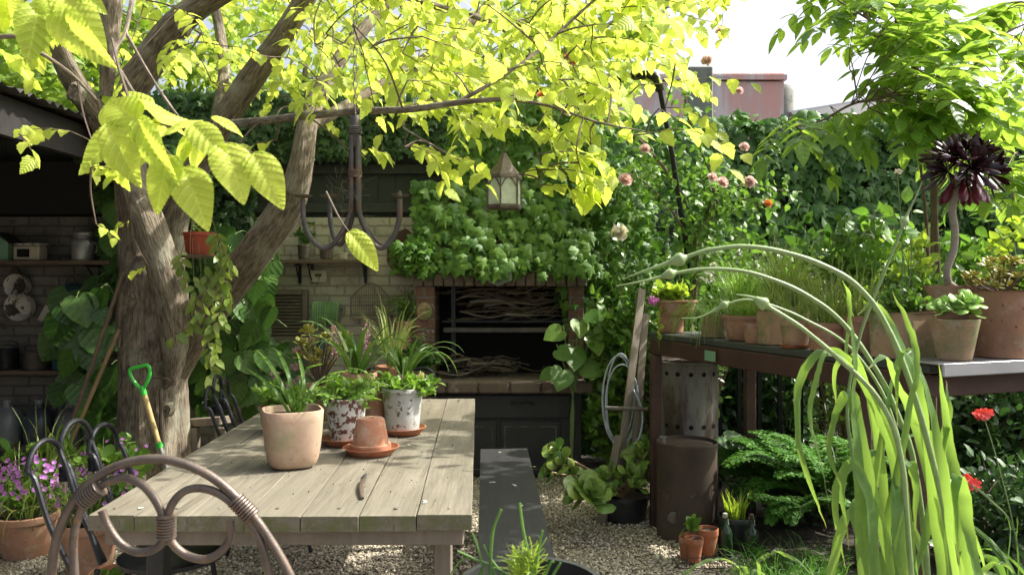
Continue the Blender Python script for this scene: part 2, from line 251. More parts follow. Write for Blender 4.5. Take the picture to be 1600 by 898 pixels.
# ---------------------------------------------------------------- mesh builder
def A(v): return np.asarray([list(x) for x in v], dtype=float)
def nrm(v): return v/np.maximum(np.linalg.norm(v, axis=-1, keepdims=True), 1e-9)
class MB:
    def __init__(s): s.v = []; s.r = []; s.f = []; s.n = 0
    def add(s, v, faces, rest=None):
        v = np.asarray(v, float).reshape(-1, 3)
        for a in faces: s.f.append(np.asarray(a, int)+s.n)
        s.v.append(v); s.r.append(v if rest is None else np.asarray(rest, float)); s.n += len(v)
    def box(s, c, sz, rz=0, bev=0, rot=None):
        x, y, z = [q/2 for q in sz]; b = min(bev, x*.9, y*.9, z*.9)
        if b:
            V = []; 
            for zz, ins in ((-z, b), (-z+b, 0), (z-b, 0), (z, b)):
                X, Yy = x-ins, y-ins; bb = b if not ins else b*.6
                V += [(X, -Yy+bb, zz), (X, Yy-bb, zz), (X-bb, Yy, zz), (-X+bb, Yy, zz), (-X, Yy-bb, zz), (-X, -Yy+bb, zz), (-X+bb, -Yy, zz), (X-bb, -Yy, zz)]
            V = np.array(V); Fq = [[k*8+i, k*8+(i+1) % 8, (k+1)*8+(i+1) % 8, (k+1)*8+i] for k in range(3) for i in range(8)]
            Fo = [[7, 6, 5, 4, 3, 2, 1, 0], [24+i for i in range(8)]]; fs = [np.array(Fq), np.array(Fo)]
        else:
            V = np.array([(-x, -y, -z), (x, -y, -z), (x, y, -z), (-x, y, -z), (-x, -y, z), (x, -y, z), (x, y, z), (-x, y, z)])
            fs = [np.array([[3, 2, 1, 0], [4, 5, 6, 7], [0, 1, 5, 4], [1, 2, 6, 5], [2, 3, 7, 6], [3, 0, 4, 7]])]
        if rot is not None: V = V @ np.array(rot.to_matrix()).T
        if rz: ca, sa = math.cos(rz), math.sin(rz); V = V @ np.array([[ca, sa, 0], [-sa, ca, 0], [0, 0, 1]])
        s.add(V+np.array(list(c)), fs); return s
    def bar(s, p0, p1, w_, h_, bev=0, up=(0, 0, 1)):
        p0, p1 = Vector(p0), Vector(p1); d = (p1-p0); L = d.length; d.normalize(); u = Vector(up)
        if abs(d.dot(u)) > .98: u = Vector((0, 1, 0))
        x = d.cross(u).normalized(); z = x.cross(d).normalized()
        t = MB(); t.box((0, 0, 0), (w_, L, h_), bev=bev); m = np.array([list(x), list(d), list(z)])
        s.add(t.v[0] @ m+np.array(list((p0+p1)/2)), t.f); return s
    def tube(s, pts, rad, seg=8, rough=0, cap=True, seed=0, flat=1):
        p = A(pts); n = len(p); rad = np.full(n, rad) if np.isscalar(rad) else np.array(rad, float)
        t = nrm(np.gradient(p, axis=0)); up = np.array([0, 0, 1.]) if abs(t[0][2]) < .9 else np.array([1., 0, 0])
        x = np.cross(t[0], up); x /= np.linalg.norm(x); V = []; RR = []; a = np.arange(seg)/seg*2*math.pi; l = 0
        for i in range(n):
            x = x-t[i]*np.dot(x, t[i]); x /= max(np.linalg.norm(x), 1e-9); y = np.cross(t[i], x)
            if i: l += np.linalg.norm(p[i]-p[i-1])
            r = np.full(seg, rad[i])
            if rough:
                for k in range(seg):
                    q = Vector((math.cos(a[k])*rad[i]*11, math.sin(a[k])*rad[i]*11, l*1.6+seed*7))
                    q2 = Vector((math.cos(a[k])*rad[i]*34, math.sin(a[k])*rad[i]*34, l*5+seed*3))
                    r[k] *= 1+rough*(noise.noise(q)*1.0-abs(noise.noise(q2))*.45)
            V.append(p[i]+np.outer(np.cos(a)*r, x)+np.outer(np.sin(a)*r*flat, y)); RR.append(np.stack([np.cos(a)*rad[i], np.sin(a)*rad[i], np.full(seg, l+seed)], 1))
        fs = [[i*seg+k, i*seg+(k+1) % seg, (i+1)*seg+(k+1) % seg, (i+1)*seg+k] for i in range(n-1) for k in range(seg)]
        F_ = [np.array(fs)]
        if cap: F_ += [np.array([[k for k in range(seg)][::-1]]), np.array([[(n-1)*seg+k for k in range(seg)]])]
        s.add(np.concatenate(V), F_, np.concatenate(RR)); return s
    def lathe(s, c, prof, seg=32, sq=2.0, wob=0, seed=0, rz=0):
        a = np.arange(seg)/seg*2*math.pi; ca, sa = np.cos(a), np.sin(a)
        k = 1/np.power(np.abs(ca)**sq+np.abs(sa)**sq, 1/sq); V = []
        for r, z in prof:
            rr = r*k
            if wob: rr = rr*(1+wob*np.array([noise.noise(Vector((math.cos(q)*1.2, math.sin(q)*1.2, z*8+seed*5))) for q in a]))
            V.append(np.stack([np.cos(a+rz)*rr, np.sin(a+rz)*rr, np.full(seg, z)], 1))
        n = len(prof); V = np.concatenate(V)+np.array(list(c))
        fs = [[i*seg+j, i*seg+(j+1) % seg, (i+1)*seg+(j+1) % seg, (i+1)*seg+j] for i in range(n-1) for j in range(seg)]
        s.add(V, [np.array(fs), np.array([list(range(seg))[::-1]]), np.array([[(n-1)*seg+j for j in range(seg)]])]); return s
    def ribbon(s, pts, wid, side=None, twist=0, fold=.25, t0=0, wave=0):
        p = A(pts); n = len(p); wid = np.full(n, wid) if np.isscalar(wid) else np.array(wid, float)
        t = nrm(np.gradient(p, axis=0)); V = []; RR = []
        sd = np.array(side, float) if side is not None else np.array([1., 0, 0])
        for i in range(n):
            x = sd-t[i]*np.dot(sd, t[i]); x /= max(np.linalg.norm(x), 1e-6); y = np.cross(x, t[i]); an = t0+twist*i/(n-1)+wave*math.sin(i*.23+n+wave*9)
            xx = x*math.cos(an)+y*math.sin(an); yy = np.cross(xx, t[i])
            V += [p[i]-xx*wid[i]+yy*wid[i]*fold, p[i], p[i]+xx*wid[i]+yy*wid[i]*fold]; RR += [(-.4, i/n, 0), (0, i/n, 0), (.4, i/n, 0)]
        fs = [[3*i+j, 3*i+j+1, 3*i+j+4, 3*i+j+3] for i in range(n-1) for j in (0, 1)]
        s.add(np.array(V), [np.array(fs)], RR); return s
    def inst(s, T, pos, D, Nn, sc, wsc=1.0):
        TV, TF = T; pos = np.atleast_2d(pos); D = nrm(np.atleast_2d(D)); Nn = np.atleast_2d(Nn); k = len(pos)
        X = nrm(np.cross(D, Nn)); Z = np.cross(X, D); sc = np.broadcast_to(np.asarray(sc, float), (k,))
        V = pos[:, None]+sc[:, None, None]*(TV[None, :, 0:1]*wsc*X[:, None]+TV[None, :, 1:2]*D[:, None]+TV[None, :, 2:3]*Z[:, None])
        m = len(TV); off = (np.arange(k)*m)[:, None, None]
        s.add(V.reshape(-1, 3), [(off+f[None]).reshape(-1, f.shape[1]) for f in TF], np.tile(TV*[1, 1, 0], (k, 1))); return s
    def build(s, name, m, parent=None, smooth=True, origin=None):
        me = bpy.data.meshes.new(name); o = bpy.data.objects.new(name, me); C.objects.link(o)
        org = np.array(list(parent.location if parent is not None else (origin or (0, 0, 0))))
        if parent is not None and parent.parent is not None: org = org+np.array(list(parent.parent.location))
        if s.n:
            V = np.concatenate(s.v)-org; RR = np.concatenate(s.r)
            me.vertices.add(len(V)); me.vertices.foreach_set('co', V.ravel().astype(np.float32))
            idx = np.concatenate([f.ravel() for f in s.f]); tot = np.concatenate([np.full(len(f), f.shape[1]) for f in s.f])
            st = np.concatenate([[0], np.cumsum(tot)[:-1]])
            me.loops.add(len(idx)); me.loops.foreach_set('vertex_index', idx.astype(np.int32))
            me.polygons.add(len(tot)); me.polygons.foreach_set('loop_start', st.astype(np.int32)); me.polygons.foreach_set('loop_total', tot.astype(np.int32))
            me.update(calc_edges=True)
            at = me.attributes.new('rest', 'FLOAT_VECTOR', 'POINT'); at.data.foreach_set('vector', RR.ravel().astype(np.float32))
            if not smooth: me.polygons.foreach_set('use_smooth', np.zeros(len(tot), bool))
            if smooth:
                me.polygons.foreach_set('use_smooth', np.ones(len(tot), bool))
                try: me.set_sharp_from_angle(angle=R(42))
                except Exception: pass
            me.validate()
        me.materials.append(M[m] if isinstance(m, str) else m)
        if parent is not None: o.parent = parent
        elif origin is not None: o.location = origin
        return o
def tag(o, label=None, cat=None, group=None, kind=None):
    for k, v in (('label', label), ('category', cat), ('group', group), ('kind', kind)):
        if v: o[k] = v
    return o
def thing(name, label, cat, loc=(0, 0, 0), group=None):
    o = bpy.data.objects.new(name, None); C.objects.link(o); o.location = loc; o.empty_display_size = .1; return tag(o, label, cat, group)
def dup(root, loc, rz=0, label=None):
    r = root.copy(); C.objects.link(r); r.location = loc; r.rotation_euler = (0, 0, rz)
    if label: r['label'] = label
    for ch in list(root.children):
        c = ch.copy(); C.objects.link(c); c.parent = r
        for g in ch.children: d = g.copy(); C.objects.link(d); d.parent = c
    return r
def cr(pts, n=6):
    p = A(pts); p = np.vstack([2*p[0]-p[1], p, 2*p[-1]-p[-2]]); o = []
    for i in range(1, len(p)-2):
        for t in np.linspace(0, 1, n, endpoint=False):
            o.append(.5*((2*p[i])+(-p[i-1]+p[i+1])*t+(2*p[i-1]-5*p[i]+4*p[i+1]-p[i+2])*t*t+(-p[i-1]+3*p[i]-3*p[i+1]+p[i+2])*t**3))
    o.append(p[-2]); return np.array(o)
def interp(vals, m): return np.interp(np.linspace(0, 1, m), np.linspace(0, 1, len(vals)), vals)
def rv(n=None): v = rng.normal(size=(3,) if n is None else (n, 3)); return nrm(v)

def wander(p0, d, L_, n=7, droop=.0, w_=.12):
    p = [np.array(list(p0), float)]; d = nrm(np.array(list(d), float))
    for i in range(n):
        d = nrm(d+rng.normal(size=3)*w_+np.array([0, 0, -droop/n*2*(i+1)/n])); p.append(p[-1]+d*L_/n)
    return np.array(p)
# ---------------------------------------------------------------- leaf templates (x across, y along, z normal)
def grid_leaf(rows, half, prof, fold=.25, droop=.25, teeth=0, corr=0, nveins=10):
    V = []; W = 2*half+1
    for i in range(rows+1):
        v = i/rows
        for j in range(-half, half+1):
            u = j/half; wv = prof(v)
            if teeth and abs(j) == half: wv *= 1+teeth*(1 if i % 2 else -1)
            x = u*wv; vv = v-.0*abs(u)
            z = fold*abs(x)*(1-.9*abs(x)/.45)-droop*v*v+.05*math.sin(v*5+j*.4)*abs(x)*2+(corr*math.sin((v-abs(x)*.75)*nveins*6.283) if 0 < i < rows else 0)
            V.append((x, vv, z))
    Fq = [[i*W+j, i*W+j+1, (i+1)*W+j+1, (i+1)*W+j] for i in range(rows) for j in range(2*half)]
    return np.array(V), [np.array(Fq)]
T8 = (np.array([(0, 0, 0), (0, .33, -.02), (0, .68, -.10), (0, 1, -.28), (-.30, .28, .06), (-.27, .68, -.04), (.30, .28, .06), (.27, .68, -.04)]),
      [np.array([[0, 6, 1], [2, 7, 3], [0, 1, 4], [2, 3, 5]]), np.array([[1, 6, 7, 2], [1, 2, 5, 4]])])
Tellip = (T8[0]*np.array([.75, 1, .6]), T8[1])
Tthin = (T8[0]*np.array([.34, 1, 1.2]), T8[1])
Telm = grid_leaf(8, 2, lambda v: .39*max(0.02, math.sin(math.pi*min(1, v**.72)))**.8*(1-.25*v)+.004, .3, .3, .10)
TelmB = grid_leaf(76, 5, lambda v: .335*max(0.0, math.sin(math.pi*min(1, (v*.985+.015)**.74)))**.62*(1-.30*v**3)+.004, .30, .38, .035, .010, 13)
Tovate = grid_leaf(6, 2, lambda v: .30*max(0.03, math.sin(math.pi*v**.8))**.85, .35, .25)
def fan(out, c=(0, .4, .05), zf=None):
    V = [c]+[(x, y, (zf(x, y) if zf else 0)) for x, y in out]; n = len(out)
    return np.array(V), [np.array([[0, 1+i, 1+(i+1) % n] for i in range(n)])]
ivo = [(0, .06), (.22, -.06), (.5, .12), (.30, .30), (.46, .62), (.20, .62), (0, 1.0)]
ivo = ivo+[(-x, y) for x, y in ivo[-2:0:-1]]
Tivy = fan(ivo, (0, .36, .07), lambda x, y: -.22*abs(x)-.12*y*y)
ho = [(0, .1), (.16, -.04), (.36, 0), (.5, .2), (.5, .45), (.36, .72), (.16, .92), (0, 1.05)]
ho = ho+[(-x, y) for x, y in ho[-2:0:-1]]
def heartT():
    V = [(0, .1, 0), (0, .4, -.06), (0, .7, -.10), (0, 1.05, -.22)]
    Rr = [(x, y, .10*abs(x)-.12*x*x-.16*y*y) for x, y in [(.16, -.04), (.36, 0), (.5, .2), (.5, .45), (.36, .72), (.16, .92)]]
    mi = [(x*.5, .2+y*.6, .06-.1*y) for x, y, z in Rr]
    V += Rr+[(-x, y, z) for x, y, z in Rr]
    f = [[0, 4, 5, 6], [0, 6, 7, 1], [1, 7, 8, 2], [2, 8, 9, 3], [0, 12, 11, 10], [0, 1, 13, 12], [1, 2, 14, 13], [2, 3, 15, 14]]
    return np.array(V), [np.array(f)]
Theart = heartT()
Tround = fan([(math.sin(a)*.42, .5-math.cos(a)*.5) for a in np.linspace(0, 2*math.pi, 10, endpoint=False)], (0, .5, -.06), lambda x, y: .1*abs(x))
def fatT():   # fleshy spoon leaf
    V = []; F_ = []; rows = [(0, .05, .05), (.3, .13, .06), (.65, .30, .07), (.88, .26, .06), (1, .06, .03)]
    for y, w_, t in rows:
        for k in range(6): a = k/6*2*math.pi; V.append((math.cos(a)*w_, y, math.sin(a)*t+.10*y*y))
    for i in range(4): F_ += [[i*6+k, i*6+(k+1) % 6, (i+1)*6+(k+1) % 6, (i+1)*6+k] for k in range(6)]
    return np.array(V), [np.array(F_), np.array([[24+k for k in range(6)]])]
Tfat = fatT()
Tpetal = fan([(0, 0), (.3, .3), (.38, .7), (.15, 1), (-.15, 1), (-.38, .7), (-.3, .3)], (0, .55, -.1))
Tleafy = Tovate

# ================================================================= SETTING
g = MB(); g.box((0, 60, -.1), (260, 260, .2)); tag(g.build('ground', 'earth', smooth=False), kind='structure')
g = MB(); xs = np.linspace(-4.6, 1.15, 60); ys = np.linspace(-.6, 5.95, 60); V = []; 
for y in ys:
    for x in xs:
        xr = x if x < xs[-1]-.01 else x+.05*math.sin(y*5)
        V.append((xr, y, .006+.008*noise.noise(Vector((x*1.5, y*1.5, 0)))+.004))
g.add(np.array(V), [np.array([[j*60+i, j*60+i+1, (j+1)*60+i+1, (j+1)*60+i] for j in range(59) for i in range(59)])])
tag(g.build('gravel_path', 'gravel'), kind='structure')
oc = (np.array([(1, 0, 0), (0, 1, 0), (-1, 0, 0), (0, -1, 0), (0, 0, .7), (0, 0, -.7), ]), [np.array([[0, 1, 4], [1, 2, 4], [2, 3, 4], [3, 0, 4], [1, 0, 5], [2, 1, 5], [3, 2, 5], [0, 3, 5]])])
g = MB(); n = 26000
px_ = np.column_stack([rng.uniform(-2.4, 1.2, n), rng.uniform(2.5, 5.9, n), np.full(n, .014)]); px_[:, 2] += rng.uniform(0, .004, n)
g.inst(oc, px_, rv(n)*[1, 1, .3], rv(n)*[.4, .4, 1], rng.uniform(.0045, .0095, n), 1.3)
tag(g.build('gravel_stones', 'stone', smooth=False), 'loose pale gravel stones scattered over the path', 'gravel', kind='stuff')

# painted brick wall
g = MB(); g.box((-2.98, 6.22, .945), (4.85, .22, 1.87)); tag(g.build('painted_brick_wall', 'brickw', smooth=False), 'cream painted brick wall behind the table, hung with shelves and ornaments', 'wall')
# dark board fence over the wall
t = thing('board_fence', 'dark green board fence standing above the painted brick wall', 'fence', (-1.6, 6.25, 1.88))
g = MB(); x = -5.4
while x < -.35: g.box((x+.065, 6.25, 2.3), (.130, .02, .84), bev=.002); x += .132
g.box((-2.9, 6.272, 2.3), (5.0, .016, .82)); g.build('boards', 'boards', t, False)
for z in (1.96, 2.26, 2.6): g = MB(); g.box((-2.87, 6.215, z), (5.1, .045, .07), bev=.004); g.build('rail', 'boards', t, False)
# right garden wall with ivy
g = MB(); g.box((3.6, 8.3, 1.42), (7.6, .24, 2.84)); tag(g.build('garden_wall', 'mossw', smooth=False), 'tall garden wall completely covered in dark ivy at the back right', 'wall')
t = thing('panel_fence', 'blue grey timber panel fence showing through the ivy beside the barbecue', 'fence', (1.1, 6.3, 0))
g = MB(); x = .35
while x < 1.3: g.box((x+.07, 6.32, 1.0), (.13, .02, 1.95), bev=.004); x += .137
g.build('boards', 'fblue', t, False); g = MB(); g.box((.88, 6.285, 1.85), (1.1, .04, .08)); g.build('rail', 'fblue', t, False)

def ivy_wall(mb, x0, x1, z0, z1, Y, n, size, bulge=.14, T=Tivy, seed=0, dens=None):
    k = 0; pos = []; D = []; Nn = []
    while k < n:
        x = rng.uniform(x0, x1); z = rng.uniform(z0, z1)
        if dens and rng.random() > dens(x, z): continue
        b = bulge*(noise.noise(Vector((x*1.7+seed, z*1.7, 0)))+.5*noise.noise(Vector((x*4+seed, z*4, 3))))
        pos.append((x, Y-.05-max(0, b)-rng.uniform(0, .05), z)); D.append((rng.normal()*.45, -.25-.2*rng.random(), -.8+rng.normal()*.3)); Nn.append((rng.normal()*.4, -1, .35+rng.normal()*.35)); k += 1
    mb.inst(T, np.array(pos), np.array(D), np.array(Nn), rng.uniform(.6, 1.15, n)*size); return mb
g = MB(); ivy_wall(g, .2, 7,   .3, 3.12, 8.15, 8500, .135, .3, seed=4, dens=lambda x, z: 1 if z < 2.98+.12*noise.noise(Vector((x*2, 0, 0))) else .15)
p = np.column_stack([rng.uniform(.2, 7, 1500), rng.uniform(8.0, 8.5, 1500), 2.86+.15*rng.random(1500)+.08*np.sin(rng.uniform(0, 9, 1500))]); g.inst(Tivy, p, rv(1500), rv(1500)*.6+[0, -.3, 1], .10)
tag(g.build('ivy', 'ivyd'), 'dark green ivy blanket over the tall back right garden wall', 'ivy')
g = MB(); ivy_wall(g, .30, 1.65, .1, 2.65, 6.25, 2300, .09, .22, seed=9, dens=lambda x, z: .25 if (abs(z-1.9) < .2 and .7 < x < 1.4) else 1)
tag(g.build('ivy', 'ivyd'), 'ivy climbing the blue grey panel fence right of the barbecue', 'ivy')
# ivy hood over barbecue
g = MB()
def hood(x, z):
    # bright mass, sags to the left along the lintel
    zz = z; l = -.68+.25*max(0, min(1, (z-1.5)/.5)) if z < 2.1 else -.45
    return 1 if l < x < .62-.1*math.sin(z*5) else 0
ivy_wall(g, -.95, .70, 1.50, 2.75, 5.98, 1500, .112, .22, seed=2, dens=hood)
n = 760; xx = rng.uniform(-.70, .55, n); zz = 1.50+.02*np.sin(xx*7)+rng.random(n)**1.4*.62; yy = 5.62-.10*rng.random(n)+(zz-1.42)*.42
g.inst(Tivy, np.column_stack([xx, yy-.05*np.sin(xx*9)*np.sin(zz*7), zz+.02*np.sin(xx*13)]), np.column_stack([rng.normal(size=n)*.35, np.full(n, -.3), np.full(n, -.85)]), np.column_stack([rng.normal(size=n)*.3+.15, np.full(n, -.8), .6+rng.normal(size=n)*.3]), rng.uniform(.05, .13, n))
n = 160; xx = rng.uniform(-.84, -.55, n); g.inst(Tivy, np.column_stack([xx, 5.55+.2*rng.random(n), 1.47+.20*rng.random(n)]), rv(n)+[0, -.3, -.6], rv(n)*.5+[0, -.7, .6], rng.uniform(.05, .08, n))
for k in range(9):
    xs0 = rng.uniform(-.68, .66); q = wander((xs0, 5.58, 1.53), (rng.normal()*.4, -.2, -1), rng.uniform(.05, .14), 8, .3, .15); g.inst(Tivy, np.repeat(q, 2, 0)+rng.normal(size=(18, 3))*.015, rv(18)*.6+[0, 0, -.8], rv(18)*.5+[0, -1, .4], rng.uniform(.03, .08, 18))
n = 900; xx = rng.uniform(.35, 1.05, n); zz = rng.uniform(1.1, 2.3, n); g.inst(Tivy, np.column_stack([xx, 6.05-.35*rng.random(n), zz]), rv(n)*.6+[0, -.2, -.8], rv(n)*.6+[0, -1, .5], rng.uniform(.05, .11, n))
tag(g.build('ivy', 'ivyb'), 'bright green ivy spilling over the hood and lintel of the brick barbecue', 'ivy')
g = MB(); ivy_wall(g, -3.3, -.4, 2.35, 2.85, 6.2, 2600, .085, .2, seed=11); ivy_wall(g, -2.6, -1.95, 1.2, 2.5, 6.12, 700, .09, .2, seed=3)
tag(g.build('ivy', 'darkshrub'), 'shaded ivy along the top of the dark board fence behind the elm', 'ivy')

# barbecue
BY = 5.7
t = thing('brick_barbecue', 'built in brick barbecue with open firebox, soldier brick lintel and black cupboard below', 'barbecue', (-.1, BY, 0))
for x0, x1 in ((-.685, -.55), (.40, .51)):
    g = MB(); g.box(((x0+x1)/2, BY+.18, 1.0), (x1-x0, .40, .72), bev=.006); g.build('pillar', 'brickr', t, False)
g = MB(); x = -.70
while x < .5: g.box((x+.035, BY+.10, 1.405), (.066, .28+.01*random.random(), .092+.006*random.random()), bev=.006); x += .0725
g.build('lintel', 'brickl', t, False)
g = MB(); g.box((-.085, BY+.42, 1.0), (1.20, .08, .8)); g.build('firebox_back', 'hole', t, False)
g = MB(); g.box((-.09, BY+.15, .655), (1.22, .52, .085), bev=.012); g.build('hearth', 'brickl', t, False)
g = MB(); x = -.68
while x < .5: g.box((x+.11, BY-.12, .655), (.208, .06, .078), bev=.01); x += .222
g.build('hearth_edge', 'brickl', t, False)
g = MB()
hb = [(-.72, 1.455), (.53, 1.455), (.16, 2.5), (-.32, 2.5)]; hf = [(x, BY-.02+(z-1.455)*.36, z) for x, z in hb]; hk = [(x, BY+.42, z) for x, z in hb]
g.add(np.array(hf+hk), [np.array([[0, 1, 2, 3], [7, 6, 5, 4], [1, 5, 6, 2], [4, 0, 3, 7], [3, 2, 6, 7], [0, 4, 5, 1]])]); g.build('hood', 'oldwood', t, False)
g = MB(); hy = BY-.1
g.add(np.array([(-.20, hy, 1.452), (0, hy, 1.452), (0, hy, 1.40), (-.1, hy, 1.36), (-.20, hy, 1.40), (-.20, hy+.02, 1.452), (0, hy+.02, 1.452), (0, hy+.02, 1.40), (-.1, hy+.02, 1.36), (-.20, hy+.02, 1.40)])-np.array([0, .05, 0]),
      [np.array([[0, 4, 3, 2, 1]]), np.array([[0, 1, 6, 5], [1, 2, 7, 6], [2, 3, 8, 7], [3, 4, 9, 8], [4, 0, 5, 9]])]); g.build('keystone', 'conc', t, False)
g = MB()
for k in range(40): g.bar((-.46+k*.021, BY+.02, 1.10), (-.46+k*.021, BY+.36, 1.10), .006, .006)
for y in (BY+.02, BY+.36): g.bar((-.50, y, 1.105), (.40, y, 1.105), .012, .012)
g.build('grate', 'iron', t, False)
g = MB(); g.box((-.06, BY+.02, 1.045), (.86, .03, .035), bev=.004); g.build('drip_tray', 'gunmetal', t, False)
g = MB(); g.bar((-.42, BY+.04, .70), (-.42, BY+.04, 1.36), .03, .03); g.build('grate_post', 'iron', t, False)
g = MB(); g.box((-.09, BY+.18, .305), (1.16, .44, .60)); g.build('cupboard', 'blackw', t, False)
for cx in (-.32, .13):
    g = MB(); g.box((cx, BY-.05, .22), (.42, .02, .38), bev=.004); d = g.build('door', 'blackw', t, False)
    g = MB(); z0, z1, x0, x1 = .07, .37, cx-.18, cx+.18
    for a, b in (((x0, z0), (x1, z0)), ((x1, z0), (x1, z1)), ((x1, z1), (x0, z1)), ((x0, z1), (x0, z0))): g.bar((a[0], BY-.062, a[1]), (b[0], BY-.062, b[1]), .006, .006)
    g.build('trim_line', 'galv', d, False)
g = MB(); g.box((-.09, BY-.05, .51), (1.0, .02, .16), bev=.004); d = g.build('drawer', 'blackw', t, False)
g = MB(); g.tube(cr([(.0, BY-.06, .53), (.0, BY-.10, .54), (.04, BY-.11, .545), (.12, BY-.11, .545), (.15, BY-.10, .54), (.15, BY-.06, .53)], 3), .006, 6); g.build('handle', 'iron', d)
# small face ornament on the pillar
g = MB(); g.lathe((0, 0, 0), [(.001, -.02), (.045, -.015), (.05, 0), (.04, .012), (.001, .02)], 20)
V = g.v[0]; g.v[0] = np.stack([V[:, 0]*1.1-.62, V[:, 2]*-1+BY-.035, V[:, 1]*1.3+1.18], 1)
tm = thing('face_mask', 'small terracotta face mask fixed to the left barbecue pillar', 'ornament', (-.62, BY-.03, 1.18)); g.build('face', 'terra3', tm)
g = MB()
for sx in (-1, 1): g.tube(cr([(-.62+sx*.008, BY-.062, 1.20), (-.62+sx*.022, BY-.066, 1.208), (-.62+sx*.036, BY-.058, 1.20)], 3), .004, 5)
g.tube([(-.62, BY-.062, 1.195), (-.62, BY-.07, 1.17)], .006, 5); g.build('brow', 'terra3', tm)
# sticks
for k in range(84):
    a = rng.uniform(-.5, .5); L_ = rng.uniform(.25, .75); up = k < 62
    cx, cy, cz = rng.uniform(-.2, .2), BY+rng.uniform(.08, .30), (1.12+k*.0033+rng.uniform(0, .03)) if up else (.715+.005*(k-62)+rng.uniform(0, .03))
    if not up: cx = rng.uniform(-.4, -.0); L_ *= .75; cy -= .08
    d = Vector((math.cos(a), math.sin(a)*.3, rng.uniform(-.05, .10))); c = Vector((cx, cy, cz)); b = rng.normal(size=3)*.03
    g = MB(); g.tube(cr([c-d*L_/2, c-d*L_/6+Vector(b), c+d*L_/5-Vector(b), c+d*L_/2], 4), np.linspace(rng.uniform(.005, .011), .003, 13), 5)
    o = g.build('stick', 'oldwood' if k % 3 == 0 else 'twig', origin=tuple(c-d*L_/2))
    tag(o, 'dry twig piled on the barbecue grate' if up else 'dry stick heaped on the barbecue hearth', 'stick', 'twigs on the grate' if up else 'sticks on the hearth')

# ---------------------------------------------------------------- shed at left
t = thing('shed', 'open fronted dark garden shed with corrugated iron roof at far left', 'shed', (-4, 4, 0))
g = MB(); xs = np.linspace(-2.55, -5.6, 120); V = []
for y in (1.2, 6.4):
    for x in xs: V.append((x, y, 0))
V = []; ysn = np.linspace(-.6, 6.4, 190)
for x in (-2.5, -5.6):
    for y in ysn: V.append((x, y, 2.36+(-2.5-x)*.14+.016*math.sin(y*2*math.pi/.085)))
m_ = 190; g.add(np.array(V), [np.array([[i, i+1, m_+i+1, m_+i] for i in range(m_-1)])]); g.build('roof', 'corr', t)
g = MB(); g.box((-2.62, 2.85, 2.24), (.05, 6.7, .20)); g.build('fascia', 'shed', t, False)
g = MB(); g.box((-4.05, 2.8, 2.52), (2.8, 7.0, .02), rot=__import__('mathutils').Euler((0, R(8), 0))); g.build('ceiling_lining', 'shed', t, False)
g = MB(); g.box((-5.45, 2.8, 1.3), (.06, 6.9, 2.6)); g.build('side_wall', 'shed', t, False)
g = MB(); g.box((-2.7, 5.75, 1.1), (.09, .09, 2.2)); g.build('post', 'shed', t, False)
g = MB(); g.box((-4.08, 6.103, .945), (2.66, .014, 1.88)); g.build('shaded_back_panel', 'brickdim', t, False)  # added panel over the painted wall, coloured darker to stand for shade inside
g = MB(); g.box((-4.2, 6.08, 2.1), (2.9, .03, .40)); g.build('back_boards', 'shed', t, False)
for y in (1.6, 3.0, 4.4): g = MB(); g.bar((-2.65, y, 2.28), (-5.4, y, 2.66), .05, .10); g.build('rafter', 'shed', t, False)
def plank_shelf(label, x0, x1, z, dep=.26, Y=6.10, br=(0.15, .85), m='shelfw'):
    t = thing('wall_shelf', label, 'shelf', ((x0+x1)/2, Y, z)); g = MB(); g.box(((x0+x1)/2, Y-dep/2, z-.015), (x1-x0, dep, .03), bev=.004); g.build('board', m, t, False)
    for f in br:
        x = x0+(x1-x0)*f; g = MB(); g.bar((x, Y-.01, z-.033), (x, Y-.01, z-.18), .02, .012); g.bar((x, Y-.01, z-.038), (x, Y-dep*.85, z-.038), .02, .012)
        g.tube(cr([(x, Y-.01, z-.16), (x, Y-dep*.4, z-.12), (x, Y-dep*.75, z-.045)], 4), .006, 5); g.build('bracket', 'iron', t)
plank_shelf('upper dark wooden shelf on the shed wall under the birdhouse', -4.15, -2.95, 1.545, Y=6.09)
plank_shelf('middle dark wooden shelf on the shed wall holding tins and pans', -4.15, -3.02, .74)
plank_shelf('lowest shed shelf just above the ground under the plastic jugs', -4.15, -2.95, .20, .34)
plank_shelf('narrow bracketed shelf on the painted wall with small grey pots', -1.83, -1.06, 1.555, .16, 6.10, (.28, .40, .93))

def simple(name, label, cat, loc, builds, group=None):
    t = thing(name, label, cat, loc, group)
    for nm, mb, m in builds: mb.build(nm, m, t)
    return t
# birdhouse
x, y, z = -3.78, 5.95, 1.545
g = MB(); g.add(np.array([(x-.075, y-.07, z), (x+.075, y-.07, z), (x+.075, y-.07, z+.13), (x, y-.07, z+.19), (x-.075, y-.07, z+.13), (x-.075, y+.07, z), (x+.075, y+.07, z), (x+.075, y+.07, z+.13), (x, y+.07, z+.19), (x-.075, y+.07, z+.13)]),
      [np.array([[0, 1, 2, 3, 4], [9, 8, 7, 6, 5]]), np.array([[1, 6, 7, 2], [5, 0, 4, 9], [5, 6, 1, 0]])])
r_ = MB(); r_.bar((x-.095, y, z+.13), (x+.002, y, z+.205), .17, .012, up=(0, 0, 1)); r_.bar((x+.095, y, z+.13), (x-.002, y, z+.202), .17, .012)
h_ = MB(); h_.lathe((0, 0, 0), [(.017, 0), (.017, .004)], 14); h_.v[0] = h_.v[0][:, [0, 2, 1]]*[1, -1, 1]+np.array([x, y-.071, z+.11])
t = simple('birdhouse', 'small mint green wooden birdhouse on the upper shed shelf', 'birdhouse', (x, y, z), [('box', g, 'mint'), ('roof', r_, 'shed'), ('entrance_hole', h_, 'hole')])
